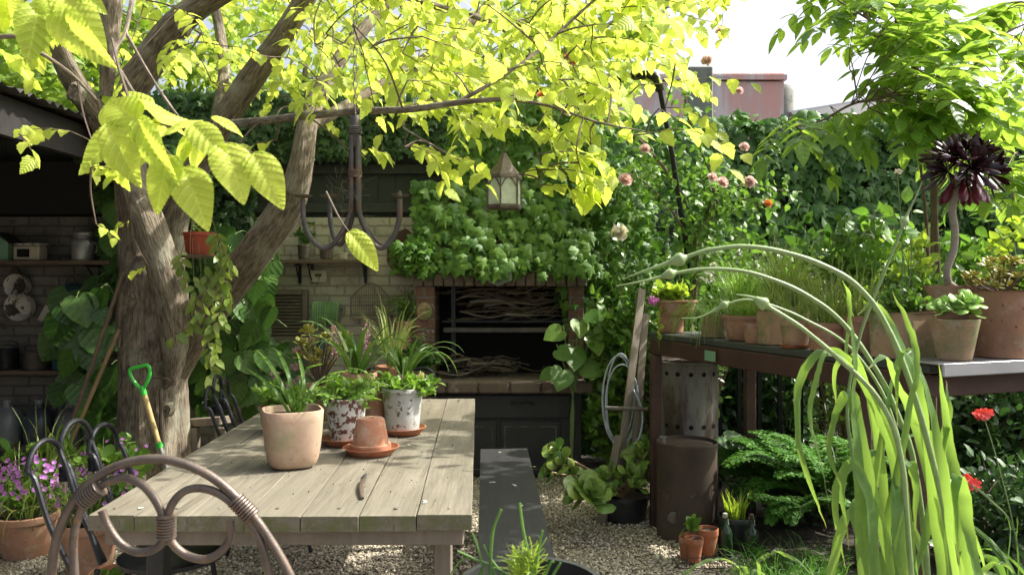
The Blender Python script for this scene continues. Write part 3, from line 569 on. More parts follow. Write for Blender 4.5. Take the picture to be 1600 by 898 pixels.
g = MB(); g.box((-3.57, 5.93, 1.60), (.19, .12, .11), bev=.01); g2 = MB(); g2.box((-3.57, 5.93, 1.665), (.20, .13, .02), bev=.006); g3 = MB(); g3.box((-3.585, 5.866, 1.60), (.09, .004, .06))
simple('bread_tin', 'cream lidded tin with a dark front panel next to the birdhouse', 'tin', (-3.57, 5.93, 1.545), [('body', g, 'cream_c'), ('lid', g2, 'enamel'), ('panel', g3, 'hole')])
x = -3.18; g = MB(); g.lathe((x, 5.93, 1.545), [(.07, 0), (.075, .01), (.075, .13), (.065, .155), (.052, .165), (.052, .175)], 24)
g2 = MB(); g2.lathe((x, 5.93, 1.72), [(.058, 0), (.066, .008), (.066, .03), (.05, .04), (.0, .042)], 24)
g3 = MB(); g3.tube(cr([(x+.07, 5.93, 1.68), (x+.10, 5.93, 1.67), (x+.10, 5.93, 1.62), (x+.074, 5.93, 1.60)], 4), .005, 6)
simple('milk_can', 'dull aluminium milk can with lid at the right end of the upper shed shelf', 'can', (x, 5.93, 1.545), [('body', g, 'alu'), ('lid', g2, 'alu'), ('handle', g3, 'alu')])
def can(x, z, r, h, m, label, y=5.95, handle=True, name='tin_can', cat='can'):
    g = MB(); g.lathe((x, y, z), [(r*.95, 0), (r, .01), (r, h), (r*1.04, h+.004), (r*.96, h+.006), (r*.92, h-.02)], 22)
    b = [('body', g, m)]
    if handle: q = MB(); q.tube(cr([(x-r, y, z+h*.9), (x-r*.8, y, z+h*1.35), (x+r*.8, y, z+h*1.35), (x+r, y, z+h*.9)], 5), .003, 5); b.append(('handle', q, 'iron'))
    return simple(name, label, cat, (x, y, z), b)
can(-3.75, .74, .075, .15, 'iron', 'black lidless cooking pot on the middle shed shelf, leftmost'); can(-3.54, .74, .085, .13, 'gunmetal', 'grey iron bucket in the middle of the middle shed shelf')
can(-3.33, .74, .08, .09, 'bluep', 'teal enamel bowl at the right end of the middle shed shelf')
def hanging_pan(x, z, rot_, sz, m, label, name='enamel_pot'):
    g = MB(); g.lathe((0, 0, 0), [(sz*.7, 0), (sz*.95, .02), (sz, .13), (sz*1.04, .135), (sz*.9, .12), (sz*.6, .02)], 24)
    V = g.v[0]; a = R(rot_); g.v[0] = np.stack([V[:, 0], -V[:, 2]*.6+6.07, V[:, 1]], 1); g.v[0] = g.v[0]*[1, 1, 1]+[x, 0, z]
    h = MB(); h.tube(cr([(x-sz*.8, 6.0, z+sz*.4), (x, 5.99, z+sz*1.7), (x+sz*.8, 6.0, z+sz*.4)], 5), .004, 5)
    return simple(name, label, 'pan', (x, 6.07, z), [('body', g, m), ('handle', h, 'iron')])
hanging_pan(-3.72, 1.36, 0, .085, 'enamel', 'chipped white enamel pot hanging under the upper shed shelf')
hanging_pan(-3.70, 1.20, 0, .10, 'enamel', 'larger chipped white enamel basin hanging below the other white pot')
hanging_pan(-3.30, 1.30, 0, .08, 'bluep', 'dark teal metal jug hanging on the shed wall by the large leaves', 'metal_jug')
g = MB(); g.box((-3.46, 6.04, 1.15), (.17, .015, .20), rot=__import__('mathutils').Euler((0, R(28), 0)), bev=.003)
tag(g.build('enamel_tray', 'enamel', origin=(-3.46, 6.04, 1.15)), 'tilted rectangular white tray hanging on the shed wall', 'tray')
def jug(x, y, z, wd, h, m, label):
    g = MB(); g.lathe((x, y, z), [(wd*.45, 0), (wd*.5, .015), (wd*.5, h*.62), (wd*.36, h*.82), (wd*.16, h*.9), (wd*.15, h)], 24, sq=3.6)
    c = MB(); c.lathe((x, y, z+h), [(wd*.18, 0), (wd*.18, .03), (wd*.1, .034)], 14)
    hh = MB(); hh.tube(cr([(x-wd*.13, y, z+h*.92), (x-wd*.36, y, z+h*.95), (x-wd*.42, y, z+h*.72)], 4), .011, 6)
    simple('plastic_jug', label, 'jug', (x, y, z), [('body', g, m), ('cap', c, 'jug'), ('handle', hh, m)])
for x, m, l in ((-3.74, 'jug', 'cloudy plastic jug leftmost on the lowest shed shelf'), (-3.50, 'jugd', 'plastic jug filled with dark liquid between two pale jugs'), (-3.27, 'jug', 'pale plastic jug with white cap right of the dark one'), (-3.06, 'jug', 'pale plastic jug rightmost, partly behind the leaning poles')):
    jug(x, 5.93, .20, .19, .29, m, l)

# wall ornaments
def wp(px, py): p = P(px, py, 6.1); return p.x, p.z
x0, z0 = wp(418, 535); x1, z1 = wp(483, 452)
t = thing('window_shutter', 'weathered louvred wooden shutter hung on the painted brick wall', 'shutter', ((x0+x1)/2, 6.09, z0))
g = MB()
for x in (x0+.02, x1-.02): g.box((x, 6.07, (z0+z1)/2), (.04, .04, z1-z0), bev=.003)
for z in (z0+.02, z1-.02): g.box(((x0+x1)/2, 6.07, z), (x1-x0-.084, .036, .04), bev=.003)
g.build('frame', 'oldwood', t, False); g = MB()
for k in range(13): g.box(((x0+x1)/2, 6.075, z0+.05+k*(z1-z0-.09)/12.6), (x1-x0-.08, .034, .006), rot=__import__('mathutils').Euler((R(35), 0, 0)))
g.build('louvres', 'oldwood', t, False)
def tile(px0, py0, px1, py1, Y, label, m='cream_c', name='wall_plaque', cat='plaque'):
    a, b = P(px0, py0, Y), P(px1, py1, Y); g = MB(); g.box(((a.x+b.x)/2, Y-.01, (a.z+b.z)/2), (b.x-a.x, .02, a.z-b.z), bev=.003)
    t = thing(name, label, cat, ((a.x+b.x)/2, Y, (a.z+b.z)/2)); g.build('plate', m, t)
    g = MB(); c = Vector(((a.x+b.x)/2, Y-.022, (a.z+b.z)/2)); s_ = (b.x-a.x)*.2
    g.tube(cr([c+Vector((0, 0, -s_*1.4)), c+Vector((s_*.3, 0, 0)), c+Vector((0, 0, s_))], 3), .003, 4); g.inst(Tround, A([c]*2), A([(1, 0, .6), (-1, 0, .5)]), A([(0, -1, 0)]*2), s_*1.2); g.build('motif', 'darkshrub', t)
tile(486, 422, 511, 441, 6.1, 'small cream tile with a leaf motif below the narrow shelf'); tile(642, 288, 660, 303, 6.2, 'small square plaque fixed high on the dark board fence')
# bird cage (flat backed)
x0, z0 = wp(552, 493); x1, z1 = wp(612, 442); cx = (x0+x1)/2
def cage_top(f): return z0+(z1-z0)*(.55+.45*(1-abs(2*f-1)**1.6))
t = thing('wire_basket', 'flat wire bird cage hanging on the painted brick wall left of the barbecue', 'bird cage', (cx, 6.08, z0))
g = MB()
for k in range(19):
    f = k/18; x = x0+(x1-x0)*f; g.tube([(x, 6.02, z0), (x, 6.02, cage_top(f))], .0022, 4)
for zz in np.linspace(z0, z0+(z1-z0)*.55, 6): g.tube([(x0, 6.018, zz), (x1, 6.018, zz)], .002, 4)
g.build('wires', 'cage', t); g = MB(); g.tube([(x0, 6.015, z0)]+[(x0+(x1-x0)*f, 6.015, cage_top(f)) for f in np.linspace(0, 1, 17)]+[(x1, 6.015, z0)], .006, 6); g.box((cx, 6.05, z0-.01), (x1-x0+.02, .10, .02)); g.build('frame', 'oldwood', t)
# wall planter with cactus fingers
x, z = wp(518, 490); t = thing('wall_planter', 'stone wall planter with finger shaped cactus hanging on the brick wall', 'planter', (x, 6.07, z-.06))
g = MB(); g.lathe((x+.02, 6.04, z-.09), [(.02, 0), (.05, .03), (.075, .09), (.08, .14), (.07, .14), (.06, .1)], 20); g.build('bowl', 'conc', t)
for k in range(11):
    px0 = x-.10+k*.018; L_ = rng.uniform(.08, .20); g = MB() if k == 0 else g
    g.tube(cr([(x-.02+k*.006, 6.03, z+.05), (px0, 5.98, z+.085), (px0-.01, 5.965, z+.03), (px0-.012, 5.965, z+.06-L_)], 4), interp([.009, .013, .014, .008], 13), 6)
g.build('cactus_stems', 'glove', t)
# rust disc with scalloped edge
x, z = wp(632, 396); g = MB(); seg = 48; ang = np.arange(seg)/seg*2*math.pi; rr = .18*(1+.035*np.cos(ang*9))
V = [(x+math.cos(a)*r*.72, yy, z+math.sin(a)*r) for yy in (6.05, 6.07) for a, r in zip(ang, rr)]
g.add(np.array(V), [np.array([list(range(seg)), list(range(seg, 2*seg))[::-1]]), np.array([[i, seg+i, seg+(i+1) % seg, (i+1) % seg] for i in range(seg)])])
tag(g.build('rusty_tray', 'rustplate', origin=(x, 6.06, z)), 'large rusty oval tray with scalloped edge leaning on the painted wall', 'tray')
x, z = wp(597, 545); g = MB(); g.lathe((x-.45, 6.04, z-.06), [(.018, 0), (.028, .01), (.03, .1), (.015, .13), (.012, .17)], 14); tag(g.build('wall_bottle', 'bluep', origin=(x-.45, 6.04, z-.06)), 'slim teal bottle on the wall below the cactus planter', 'bottle')

# pots ------------------------------------------------------------
def potmesh(x, y, z, rt, rb, h, rim=.16, band=1.06, sq=2.0, wob=.01, th=.1, bulge=0, rz=0):
    t = rt*th; g = MB(); rr = rt*(1/band)
    if sq == 3.4: g.lathe((x, y, z), [(.050, 0), (.064, .003), (.078, .014), (.086, .035), (.092, .07), (.097, .12), (.100, .165), (.102, .196), (.100, .2), (.094, .2), (.090, .175), (.001, .172)], 56, sq=sq, wob=.02, seed=3, rz=rz); return g
    prof = [(rb*.9, 0), (rb, .004)]
    for f in np.linspace(.12, 1, 6): prof.append((rb+(rr-rb)*f+bulge*math.sin(f*math.pi)*rt, h*(1-rim)*f))
    if rim: prof += [(rt, h*(1-rim)+.002), (rt*1.005, h*.985), (rt*.985, h)]
    else: prof += [(rt, h)]
    prof += [(rt-t, h), (rt-t*1.2, h*.86), (0.001, h*.86)]
    g.lathe((x, y, z), prof, 36, sq=sq, wob=wob, seed=x*9, rz=rz); return g
def pot(name, label, px, y, z, rt, rb, h, m, sq=2.0, soil=True, cat='potted plant', px_is_x=False, group=None, **k):
    x = px if px_is_x else (px-800)/F*y
    t = thing(name, label, cat, (x, y, z), group); potmesh(x, y, z, rt, rb, h, sq=sq, **k).build('pot', m, t)
    if soil:
        g = MB(); rs = rt*.86; n = 6; V = [(x, y, z+h*.93)]
        g.lathe((x, y, z+h*.84), [(rs*.98, 0), (rs, h*.05), (rs*.6, h*.075), (rs*.05, h*.085)], 24, sq=sq, wob=.02, rz=k.get('rz', 0)); g.build('soil', 'soil', t)
    return t, Vector((x, y, z+h*.92))
def saucer(label, px, y, z, r, m='terra4', h=.028, x=None):
    x = (px-800)/F*y if x is None else x
    g = MB(); g.lathe((x, y, z), [(r*.72, 0), (r*.76, .003), (r*.96, h*.9), (r, h), (r*.95, h), (r*.90, h*.8), (r*.74, .009), (.001, .008)], 40, wob=.006); tag(g.build('saucer', m, origin=(x, y, z)), label, 'saucer')
def straps(t, c, n, L0, L1, wd, m='strap', up=1.2, droop=1.6, spread=.7, name='leaves', r0=.015, base=None):
    g = MB()
    for k in range(n):
        a = rng.uniform(0, 2*math.pi) if base is None else base[k % len(base)]; d = np.array([math.cos(a)*spread, math.sin(a)*spread, up*rng.uniform(.7, 1.3)]); L_ = rng.uniform(L0, L1)
        pts = wander(Vector(c)+Vector((math.cos(a)*r0, math.sin(a)*r0, 0)), d, L_, 10, droop*rng.uniform(.6, 1.3), .03)
        side = np.array([-math.sin(a), math.cos(a), 0])
        g.ribbon(pts, interp([wd*.6, wd, wd, wd*.9, wd*.7, wd*.35, .0008], 11), side, rng.uniform(-.6, .6), .35)
    return g.build(name, m, t)
def tuft(t, c, r, n, L0, L1, wd, m='grassy', up=1.5, droop=1.2, name='leaves'):
    g = MB()
    for k in range(n):
        a = rng.uniform(0, 2*math.pi); q = r*math.sqrt(rng.random()); d = np.array([math.cos(a)*.45, math.sin(a)*.45, up*rng.uniform(.6, 1.2)])
        pts = wander(Vector(c)+Vector((math.cos(a)*q, math.sin(a)*q, 0)), d, rng.uniform(L0, L1), 6, droop*rng.uniform(.2, 1.4), .08)
        g.ribbon(pts, interp([wd, wd, wd*.7, .0005], 7), (-math.sin(a), math.cos(a), 0), 0, .3)
    return g.build(name, m, t)
def bushy(t, c, rad, n, size, T, m, name='foliage', stems=12, stem_m='stem', hang=0, upb=.6, c0=None):
    c = np.array(list(c)); rad = np.array(rad); g = MB(); s_ = MB(); c0 = c-[0, 0, rad[2]] if c0 is None else np.array(list(c0))
    k = max(3, stems); ends = c+rv(k)*rad*rng.uniform(.5, 1.0, (k, 1)); per = max(1, n//k)
    for e in ends:
        if hang: e[2] = min(e[2], c[2]+rad[2]*.5)
        mid = (c0+e)/2+rng.normal(size=3)*rad*.12+[0, 0, rad[2]*(.25+hang)]; path = cr([c0, mid, e], 6)
        s_.tube(path, np.linspace(.0035, .0012, len(path)), 4, cap=False)
        f = rng.random(per)**.6*(len(path)-1); i = np.minimum(f.astype(int), len(path)-2); pp = path[i]+(path[i+1]-path[i])*(f-i)[:, None]
        td = nrm(path[-1]-path[0]); D = rv(per)+td*.7+[0, 0, .1]; Nn = rv(per)*.6+[0, 0, upb]
        g.inst(T, pp+rv(per)*rad*.14, D, Nn, rng.uniform(.65, 1.15, per)*size)
    s_.build('stems', stem_m, t); return g.build(name, m, t)
def rosette(mb, c, axis, r, n=14, T=Tfat, w_=1.0, layers=3):
    axis = nrm(np.array(list(axis), float)); e1 = nrm(np.cross(axis, [.3, .2, 1] if abs(axis[2]) < .9 else [1, 0, 0])); e2 = np.cross(axis, e1)
    k = np.arange(n); a = k*2.39996; f = k/n; el = .15+1.15*f
    D = np.cos(a)[:, None]*e1*np.cos(el)[:, None]+np.sin(a)[:, None]*e2*np.cos(el)[:, None]+axis*np.sin(el)[:, None]
    mb.inst(T, np.array(list(c))+D*0.002, D, axis-D*.2, r*(1-.55*f), w_)

# ---------------------------------------------------------------- big table
ZT = .75
seams_n = [135, 209, 293, 382, 470, 560, 650, 738]; YN, YF = 2.19, 4.40
xn = [(s-800)/F*YN for s in seams_n]; xf = [-1.262+(v-xn[0])*( (-.203+1.262)/(xn[-1]-xn[0])) for v in xn]
t = thing('wooden_table', 'long weathered plank table with pots on it, standing on gravel', 'table', (-.7, 3.3, 0))
g = MB()
for i in range(7):
    cuts = [0, 1] if i not in (6, 5) else ([0, .66, 1] if i == 6 else [0, 1])
    for a, b in zip(cuts[:-1], cuts[1:]):
        dy = rng.uniform(-.012, .012) if a == 0 else .0015; gp = .0013; zt = ZT-rng.uniform(0, .003); th = .042
        ya, yb = YN+(YF-YN)*a+dy, YN+(YF-YN)*b-(.0015 if b < 1 else rng.uniform(-.01, .02))
        X = lambda arr0, arr1, k, f: arr0[k]+(arr1[k]-arr0[k])*f
        ra = []; nseg = 14
        for s_ in range(nseg+1):
            f = a+(b-a)*s_/nseg; y = ya+(yb-ya)*s_/nseg
            wl = .0022*noise.noise(Vector((i*3, f*9, 1))); wr = .0022*noise.noise(Vector((i*3+1.5, f*9, 5))); cup = .0015*noise.noise(Vector((i, f*4, 2)))
            xl, xr = X(xn, xf, i, f)+gp+wl, X(xn, xf, i+1, f)-gp+wr; e = .0016
            ra.append([(xl, y, zt-th), (xl, y, zt-e), (xl+e, y, zt+cup), ((xl+xr)/2, y, zt+cup+.0003), (xr-e, y, zt+cup), (xr, y, zt-e), (xr, y, zt-th)])
        V = np.array(ra).reshape(-1, 3); fs = [[s_*7+k, (s_+1)*7+k, (s_+1)*7+(k+1) % 7, s_*7+(k+1) % 7] for s_ in range(nseg) for k in range(7)]
        g.add(V, [np.array(fs), np.array([list(range(7)), [nseg*7+k for k in range(7)][::-1]])])
g.build('tabletop', 'table', t, False)
g = MB(); z = ZT-.043-.024; g.bar((-1.13, YN+.05, z), (-.135, YN+.05, z), .045, .046, bev=.003); g.bar((-1.2, YF-.1, z), (-.25, YF-.1, z), .045, .046); g.bar((-1.12, YN+.09, z), (-1.19, YF-.14, z), .04, .05); g.bar((-.18, YN+.09, z), (-.26, YF-.14, z), .04, .05); g.build('apron', 'oldwood', t, False)
for x, y in ((-1.02, YN+.12), (-.20, YN+.14), (-1.10, YF-.2), (-.3, YF-.2)):
    g = MB(); g.box((x, y, .345), (.05, .05, .66), bev=.003); g.build('leg', 'iron' if x > -1.1 and y > 3 else 'oldwood' if x > -.5 else 'iron', t, False)
for q in range(7):
    for yy, f in ((YN+.07, .03), (YF-.09, .96)):
        g = MB(); x = xn[q]+(xn[q+1]-xn[q])*.5+(xf[q]-xn[q])*f
        g.lathe((x+rng.uniform(-.02, .02), yy, ZT-.001), [(.006, 0), (.006, .0025), (.003, .004)], 10); g.build('screw_head', 'galv', t)
# black plank bench
t = thing('plank_bench', 'black stained plank bench along the right side of the wooden table', 'bench', (-.05, 3.4, 0))
a, b = PZ(750, 706, .45), PZ(824, 700, .45); Yn = 1.9
nl, nr = Vector((-.088, Yn, .45)), Vector((.172, Yn, .45)); fl, fr = Vector((a.x, 4.5, .45)), Vector((b.x, 4.52, .45))
V = []; 
for p in (nl, nr, fr, fl): V.append(tuple(p))
V += [(p[0], p[1], p[2]-.045) for p in V]
g = MB(); g.add(np.array(V), [np.array([[0, 1, 2, 3], [7, 6, 5, 4], [0, 4, 5, 1], [1, 5, 6, 2], [2, 6, 7, 3], [3, 7, 4, 0]])]); g.build('seat', 'blackw', t, False)
for y in (2.2, 4.25):
    for dx in (-.06, .06): g = MB(); g.box((-.04+dx+(.05 if y < 3 else -.02), y, .20), (.045, .06, .405), bev=.003); g.build('leg', 'blackw', t, False)
g = MB()
for px, py in ((783, 706), (768, 752), (770, 753), (806, 757), (832, 728), (815, 790)):
    p = PZ(px, py, .452); g.inst(Tpetal, A([p, p]), rv(2)*[1, 1, 0.05], A([(0, .1, 1)]*2), .018)
tag(g.build('fallen_petals', 'white'), 'few fallen white petals on the black bench', 'petals', kind='stuff')
g = MB()
for px, py in ((667, 783), (653, 676), (225, 792), (703, 666), (640, 695)):
    p = PZ(px, py, ZT+.003); g.inst(Tpetal, A([p, p]), rv(2)*[1, 1, .05], A([(0, .1, 1)]*2), .016)
n = 160; q = np.column_stack([rng.uniform(-1.1, -.2, n), rng.uniform(2.3, 4.2, n), np.full(n, ZT+.003)])
tag(g.build('fallen_petals', 'white'), 'few fallen white petals on the wooden tabletop', 'petals', kind='stuff')
g = MB(); g.inst(oc, q, rv(n), rv(n), rng.uniform(.0012, .003, n)); tag(g.build('soil_crumbs', 'soil'), 'crumbs of soil scattered on the tabletop', 'soil', kind='stuff')

# pots on the table
PLANTER = 1
t, c = pot('potted_plant', 'large pale clay planter with rounded square rim and a young strap leaved lily', 457, 2.78, ZT, .102, .070, .20, 'palepot', sq=3.4, rim=0, th=.10, bulge=.10, rz=R(22))
g = MB()
for pts, wd in (([(462, 655), (440, 600), (415, 560), (402, 548), (390, 552)], .010), ([(465, 655), (452, 590), (438, 555), (430, 545)], .010), ([(458, 655), (430, 610), (400, 585), (382, 573)], .009), ([(466, 655), (470, 600), (480, 575), (505, 568)], .010),
                ([(468, 655), (485, 610), (515, 585), (545, 578)], .010), ([(468, 655), (478, 630), (495, 600), (520, 592)], .009), ([(464, 655), (455, 625), (438, 605), (425, 600)], .009), ([(470, 655), (475, 600), (468, 560), (462, 548)], .009)):
    pp = [P(a, b, 2.78+(-.05 if i % 2 else .03)*min(i, 2)) for i, (a, b) in enumerate(pts)]; q = cr(pp, 5)
    g.ribbon(q, interp([wd*.5, wd*.62, wd*.68, wd*.45, .0008], len(q)), (1, .6, 0), .7, .35)
g.tube([P(466, 662, 2.78), P(465, 625, 2.78)], [.013, .009], 8); g.build('leaves', 'strap', t)
saucer('orange clay saucer under the upturned pot', 580, 2.98, ZT, .105)
x = (579-800)/F*2.98; g = MB(); g.lathe((x, 2.98, ZT+.0095), [(.074, 0), (.076, .004), (.076, .028), (.068, .031), (.052, .118), (.046, .124), (.014, .124), (.012, .118), (.0005, .117)], 40, wob=.008)
tag(g.build('upturned_pot', 'terra1', origin=(x, 2.98, ZT+.0095)), 'empty terracotta pot turned upside down in a saucer', 'flower pot')
saucer('clay saucer under the flaking red and white pot', 538, 3.16, ZT, .095); saucer('clay saucer under the greyish white painted pot, right side', 630, 3.38, ZT, .098)
t, c = pot('potted_plant', 'flaking white and red brown pot with trailing vine, left of the grey white one', 541, 3.16, ZT+.0095, .083, .062, .175, 'peel', rim=.08)
bushy(t, c+Vector((-.01, 0, .03)), (.16, .12, .07), 520, .035, Tovate, 'vinca', stems=30)
g = MB(); s_ = MB()
for k in range(5):
    a = rng.uniform(-3.2, -2.3); p = wander(c+Vector((math.cos(a)*.06, math.sin(a)*.06, .03)), (math.cos(a), math.sin(a)*.6, .3), rng.uniform(.16, .26), 10, 2.4); s_.tube(p, .0014, 4); m_ = len(p); g.inst(Tovate, np.repeat(p, 3, 0), rv(3*m_)+[0, -.3, -.3], rv(3*m_)*.5+[0, -.4, .7], .024)
g.build('trailing_leaves', 'vinca', t); s_.build('trailing_stems', 'stem', t)
t, c = pot('potted_plant', 'greyish white worn pot with vine, right of the flaking red brown one', 629, 3.38, ZT+.0095, .09, .068, .185, 'peelg', rim=.1)
bushy(t, c+Vector((.01, 0, .02)), (.15, .12, .06), 520, .036, Tovate, 'vinca', stems=30)
g = MB(); s_ = MB()
for k in range(7):
    a = rng.uniform(-2.7, -.9); p = wander(c+Vector((math.cos(a)*.07, math.sin(a)*.07, .03)), (math.cos(a), math.sin(a)*.6, .2), rng.uniform(.16, .34), 10, 2.6); s_.tube(p, .0014, 4); m_ = len(p); g.inst(Tovate, np.repeat(p[2:], 2, 0), rv(2*m_-4)+[0, -.3, -.3], rv(2*m_-4)*.5+[0, -.4, .7], .022)
g.build('trailing_leaves', 'vinca', t); s_.build('trailing_stems', 'stem', t)
t, c = pot('potted_plant', 'low terracotta bowl pot with broad strap leaves and mauve flower spike, behind the flaking pot', 558, 3.58, ZT, .088, .065, .235, 'terra2')
straps(t, c, 16, .30, .44, .012, up=1.5, droop=2.0, spread=.7)
g = MB(); f_ = MB(); 
for px, py0, py1 in ((573, 585, 508), (523, 590, 510)):
    g.tube(cr([P(558, 590, 3.58), P((558+px)/2, (py0+py1)/2, 3.58), P(px, py1, 3.58)], 5), .0022, 5)
    n = 130; tt = rng.random(n); pp = np.array([list(P(px, py1+50*q, 3.58)) for q in tt])+rv(n)*.013; f_.inst(Tpetal, pp, rv(n), rv(n), .010)
g.build('flower_stalk', 'rstem', t); f_.build('flower_spike', 'mauve', t)
t, c = pot('potted_plant', 'plain terracotta pot with spider like strap leaves at the far right of the table group', 632, 3.85, ZT, .095, .07, .20, 'terra2'); straps(t, c, 20, .27, .40, .010, up=1.4, droop=2.4, spread=.8)
t, c = pot('potted_plant', 'terracotta pot with tall thin green white blades near the barbecue end of the table', 612, 4.05, ZT, .085, .065, .215, 'terra1'); straps(t, c, 30, .26, .42, .006, up=2.2, droop=1.4, spread=.5, m='vareg')
t, c = pot('potted_plant', 'plain brown clay pot squeezed between the two painted pots', 585, 3.42, ZT, .055, .045, .19, 'terra2'); bushy(t, c+Vector((0, 0, .02)), (.07, .06, .04), 120, .03, Tovate, 'vinca', stems=10)
t, c = pot('potted_plant', 'small clay pot behind the large planter with low green leaves', 432, 3.42, ZT, .075, .055, .11, 'terra1'); bushy(t, c+Vector((.02, 0, .05)), (.15, .10, .07), 380, .036, Tovate, 'vinca', stems=24)
t, c = pot('potted_plant', 'brown pot with bronze tipped jade plant and mauve flower heads', 500, 3.75, ZT, .085, .065, .16, 'terra3')
g = MB(); s_ = MB()
for k in range(16):
    e = c+Vector((rng.uniform(-.10, .14), rng.uniform(-.1, .1), rng.uniform(.05, .27))); s_.tube(cr([c, (c+e)/2+Vector((0, 0, .01)), e], 4), np.linspace(.006, .003, 9), 5); rosette(g, e, (rng.normal()*.4, rng.normal()*.4, 1), .05, 11)
s_.build('stems', 'rstem', t); g.build('leaves', 'bronze', t)
g = MB(); s_ = MB()
for px, py in ((463, 545), (462, 572), (470, 592), (430, 585), (455, 600)):
    e = P(px, py, 3.7); s_.tube(cr([c, (c+e)/2+Vector((0, 0, .05)), e], 5), .0018, 4); g.inst(Tpetal, np.array(list(e))+rv(60)*.016, rv(60), rv(60), .011)
g.build('flower_heads', 'mauve', t); s_.build('flower_stalks', 'rstem', t)
# pruning knife
p0, p1 = PZ(566, 778, ZT+.006), PZ(571, 738, ZT+.006)
t = thing('pruning_knife', 'closed dark handled pruning knife lying on the tabletop', 'knife', tuple(p0))
g = MB(); g.tube(cr([p0, p0.lerp(p1, .3)+Vector((-.006, 0, .004)), p0.lerp(p1, .6)+Vector((-.004, 0, .004)), p0.lerp(p1, .72)], 5), interp([.006, .008, .009, .006], 16), 8, flat=.7); g.build('handle', 'hoop', t)
g = MB(); g.tube(cr([p0.lerp(p1, .70), p0.lerp(p1, .85)+Vector((.0, 0, .002)), p1+Vector((.004, 0, 0))], 4), [.005, .006, .007, .007, .008, .007, .006, .004, .001], 6, flat=.4); g.build('blade', 'gunmetal', t)

# ---------------------------------------------------------------- chairs
def loop_chair(loc, rz, label):
    t = thing('garden_chair', label, 'chair', (0, 0, 0), 'black iron chairs along the left of the table')
    # local: faces +X; back loops at x=-.2
    for k, yy in enumerate((-.15, 0, .15)):
        hh = .85 if yy else .89; pts = []; w_ = .082
        L_ = [(-.08, yy-w_*.8, .42), (-.16, yy-w_, .60), (-.21, yy-w_, .74)]; pts += L_
        for a in np.linspace(180, 0, 9): pts.append((-.235-.004*math.sin(R(a)), yy+w_*math.cos(R(a)), hh-.09+.09*math.sin(R(a))))
        pts += [(x, 2*yy-y, z) for x, y, z in L_[::-1]]
        g = MB(); g.tube(cr(pts, 3), .0095, 8); g.build('back_loop', 'iron', t)
    for yy in (-.075, .075):
        g = MB(); 
        for q in range(7): g.lathe((0, 0, 0), [(.018, -.003), (.021, 0), (.018, .003)], 10); g.v[-1] = g.v[-1]+[-.222, yy, .70+q*.007]
        g.build('wrap', 'iron', t)
    g = MB(); g.lathe((.13, 0, .42), [(.16, 0), (.175, .006), (.175, .02), (.16, .026), (.01, .03)], 32); g.build('seat', 'iron', t)
    for x0, y0, x1, y1 in ((-.06, -.13, -.14, -.19), (-.06, .13, -.14, .19), (.2, -.13, .27, -.18), (.2, .13, .27, .18)):
        g = MB(); g.tube(cr([(x0, y0, .42), ((x0+x1)/2-.01, (y0+y1)/2, .2), (x1, y1, .008)], 4), .0095, 8); g.build('leg', 'iron', t)
    t.location = loc; t.rotation_euler = (0, 0, rz); return t
c0 = loop_chair((-1.31, 2.80, .008), R(-8), 'black loop back chair by the purple flowers, nearest of the black iron chairs')
dup(c0, (-1.31, 4.22, .008), R(6), 'black iron loop back chair at the far left side of the table, by the elm')
dup(c0, (-.72, 4.72, .008), R(-95), 'black iron chair at the far end of the table, its legs seen below the tabletop')
# foreground hoop chair
HY = 1.5; H = lambda pts: cr([P(a, b, HY) for a, b in pts], 6)
t = thing('garden_chair', 'rusty brown iron chair with a round scrolled hoop back in the foreground', 'chair', (-.63, 1.4, 0))
g = MB(); g.tube(H([(78, 960), (80, 898), (92, 830), (128, 766), (185, 727), (255, 717), (325, 741), (382, 790), (425, 848), (458, 910), (470, 960)]), .0088, 10); g.build('hoop', 'hoop', t)
g = MB(); g.tube(H([(125, 960), (117, 898), (115, 840), (127, 795), (150, 764), (190, 746), (222, 757), (245, 785), (257, 815), (258, 838), (244, 856), (215, 862), (188, 848), (168, 820), (159, 797)]), .0078, 10); g.build('scroll', 'hoop', t)
g = MB(); g.tube(H([(425, 960), (420, 898), (408, 850), (388, 812), (352, 777), (320, 763), (290, 766), (269, 787), (262, 815), (268, 845), (290, 866), (322, 873), (348, 858), (360, 835), (360, 812)]), .0078, 10); g.build('scroll', 'hoop', t)
for (a, b, dx, dy) in ((142, 772, 15, -12), (260, 822, 0, 18), (381, 793, 14, 14)):
    g = MB(); p, q = P(a-dx, b-dy, HY), P(a+dx, b+dy, HY); n = 8
    for k in range(n):
        c = p.lerp(q, (k+.5)/n); d = (q-p).normalized()*.0030; g.tube([c-d, c-d*.5, c+d*.5, c+d], [.0145, .018, .018, .0145], 12, flat=1)
    g.build('wrap', 'hoop', t)
g = MB(); g.lathe((-.63, 1.28, .44), [(.2, 0), (.215, .008), (.215, .02), (.2, .026), (.01, .03)], 32); g.build('seat', 'hoop', t)
for a, b in (((-.80, 1.5), (-.86, 1.55)), ((-.44, 1.5), (-.40, 1.55)), ((-.78, 1.12), (-.82, 1.05)), ((-.48, 1.12), (-.44, 1.05))):
    g = MB(); g.tube([(a[0], a[1], .45), ((a[0]+b[0])/2, (a[1]+b[1])/2, .2), (b[0], b[1], .01)], .010, 8); g.build('leg', 'hoop', t)
g = MB()
for px0, px1 in ((78, -.80), (125, -.80), (425, -.44), (470, -.44)): p = P(px0, 958, HY); g.tube(cr([p, ((p.x+px1)/2, 1.5, .6), (px1, 1.45, .45)], 4), .008, 8)
g.build('back_support', 'hoop', t)

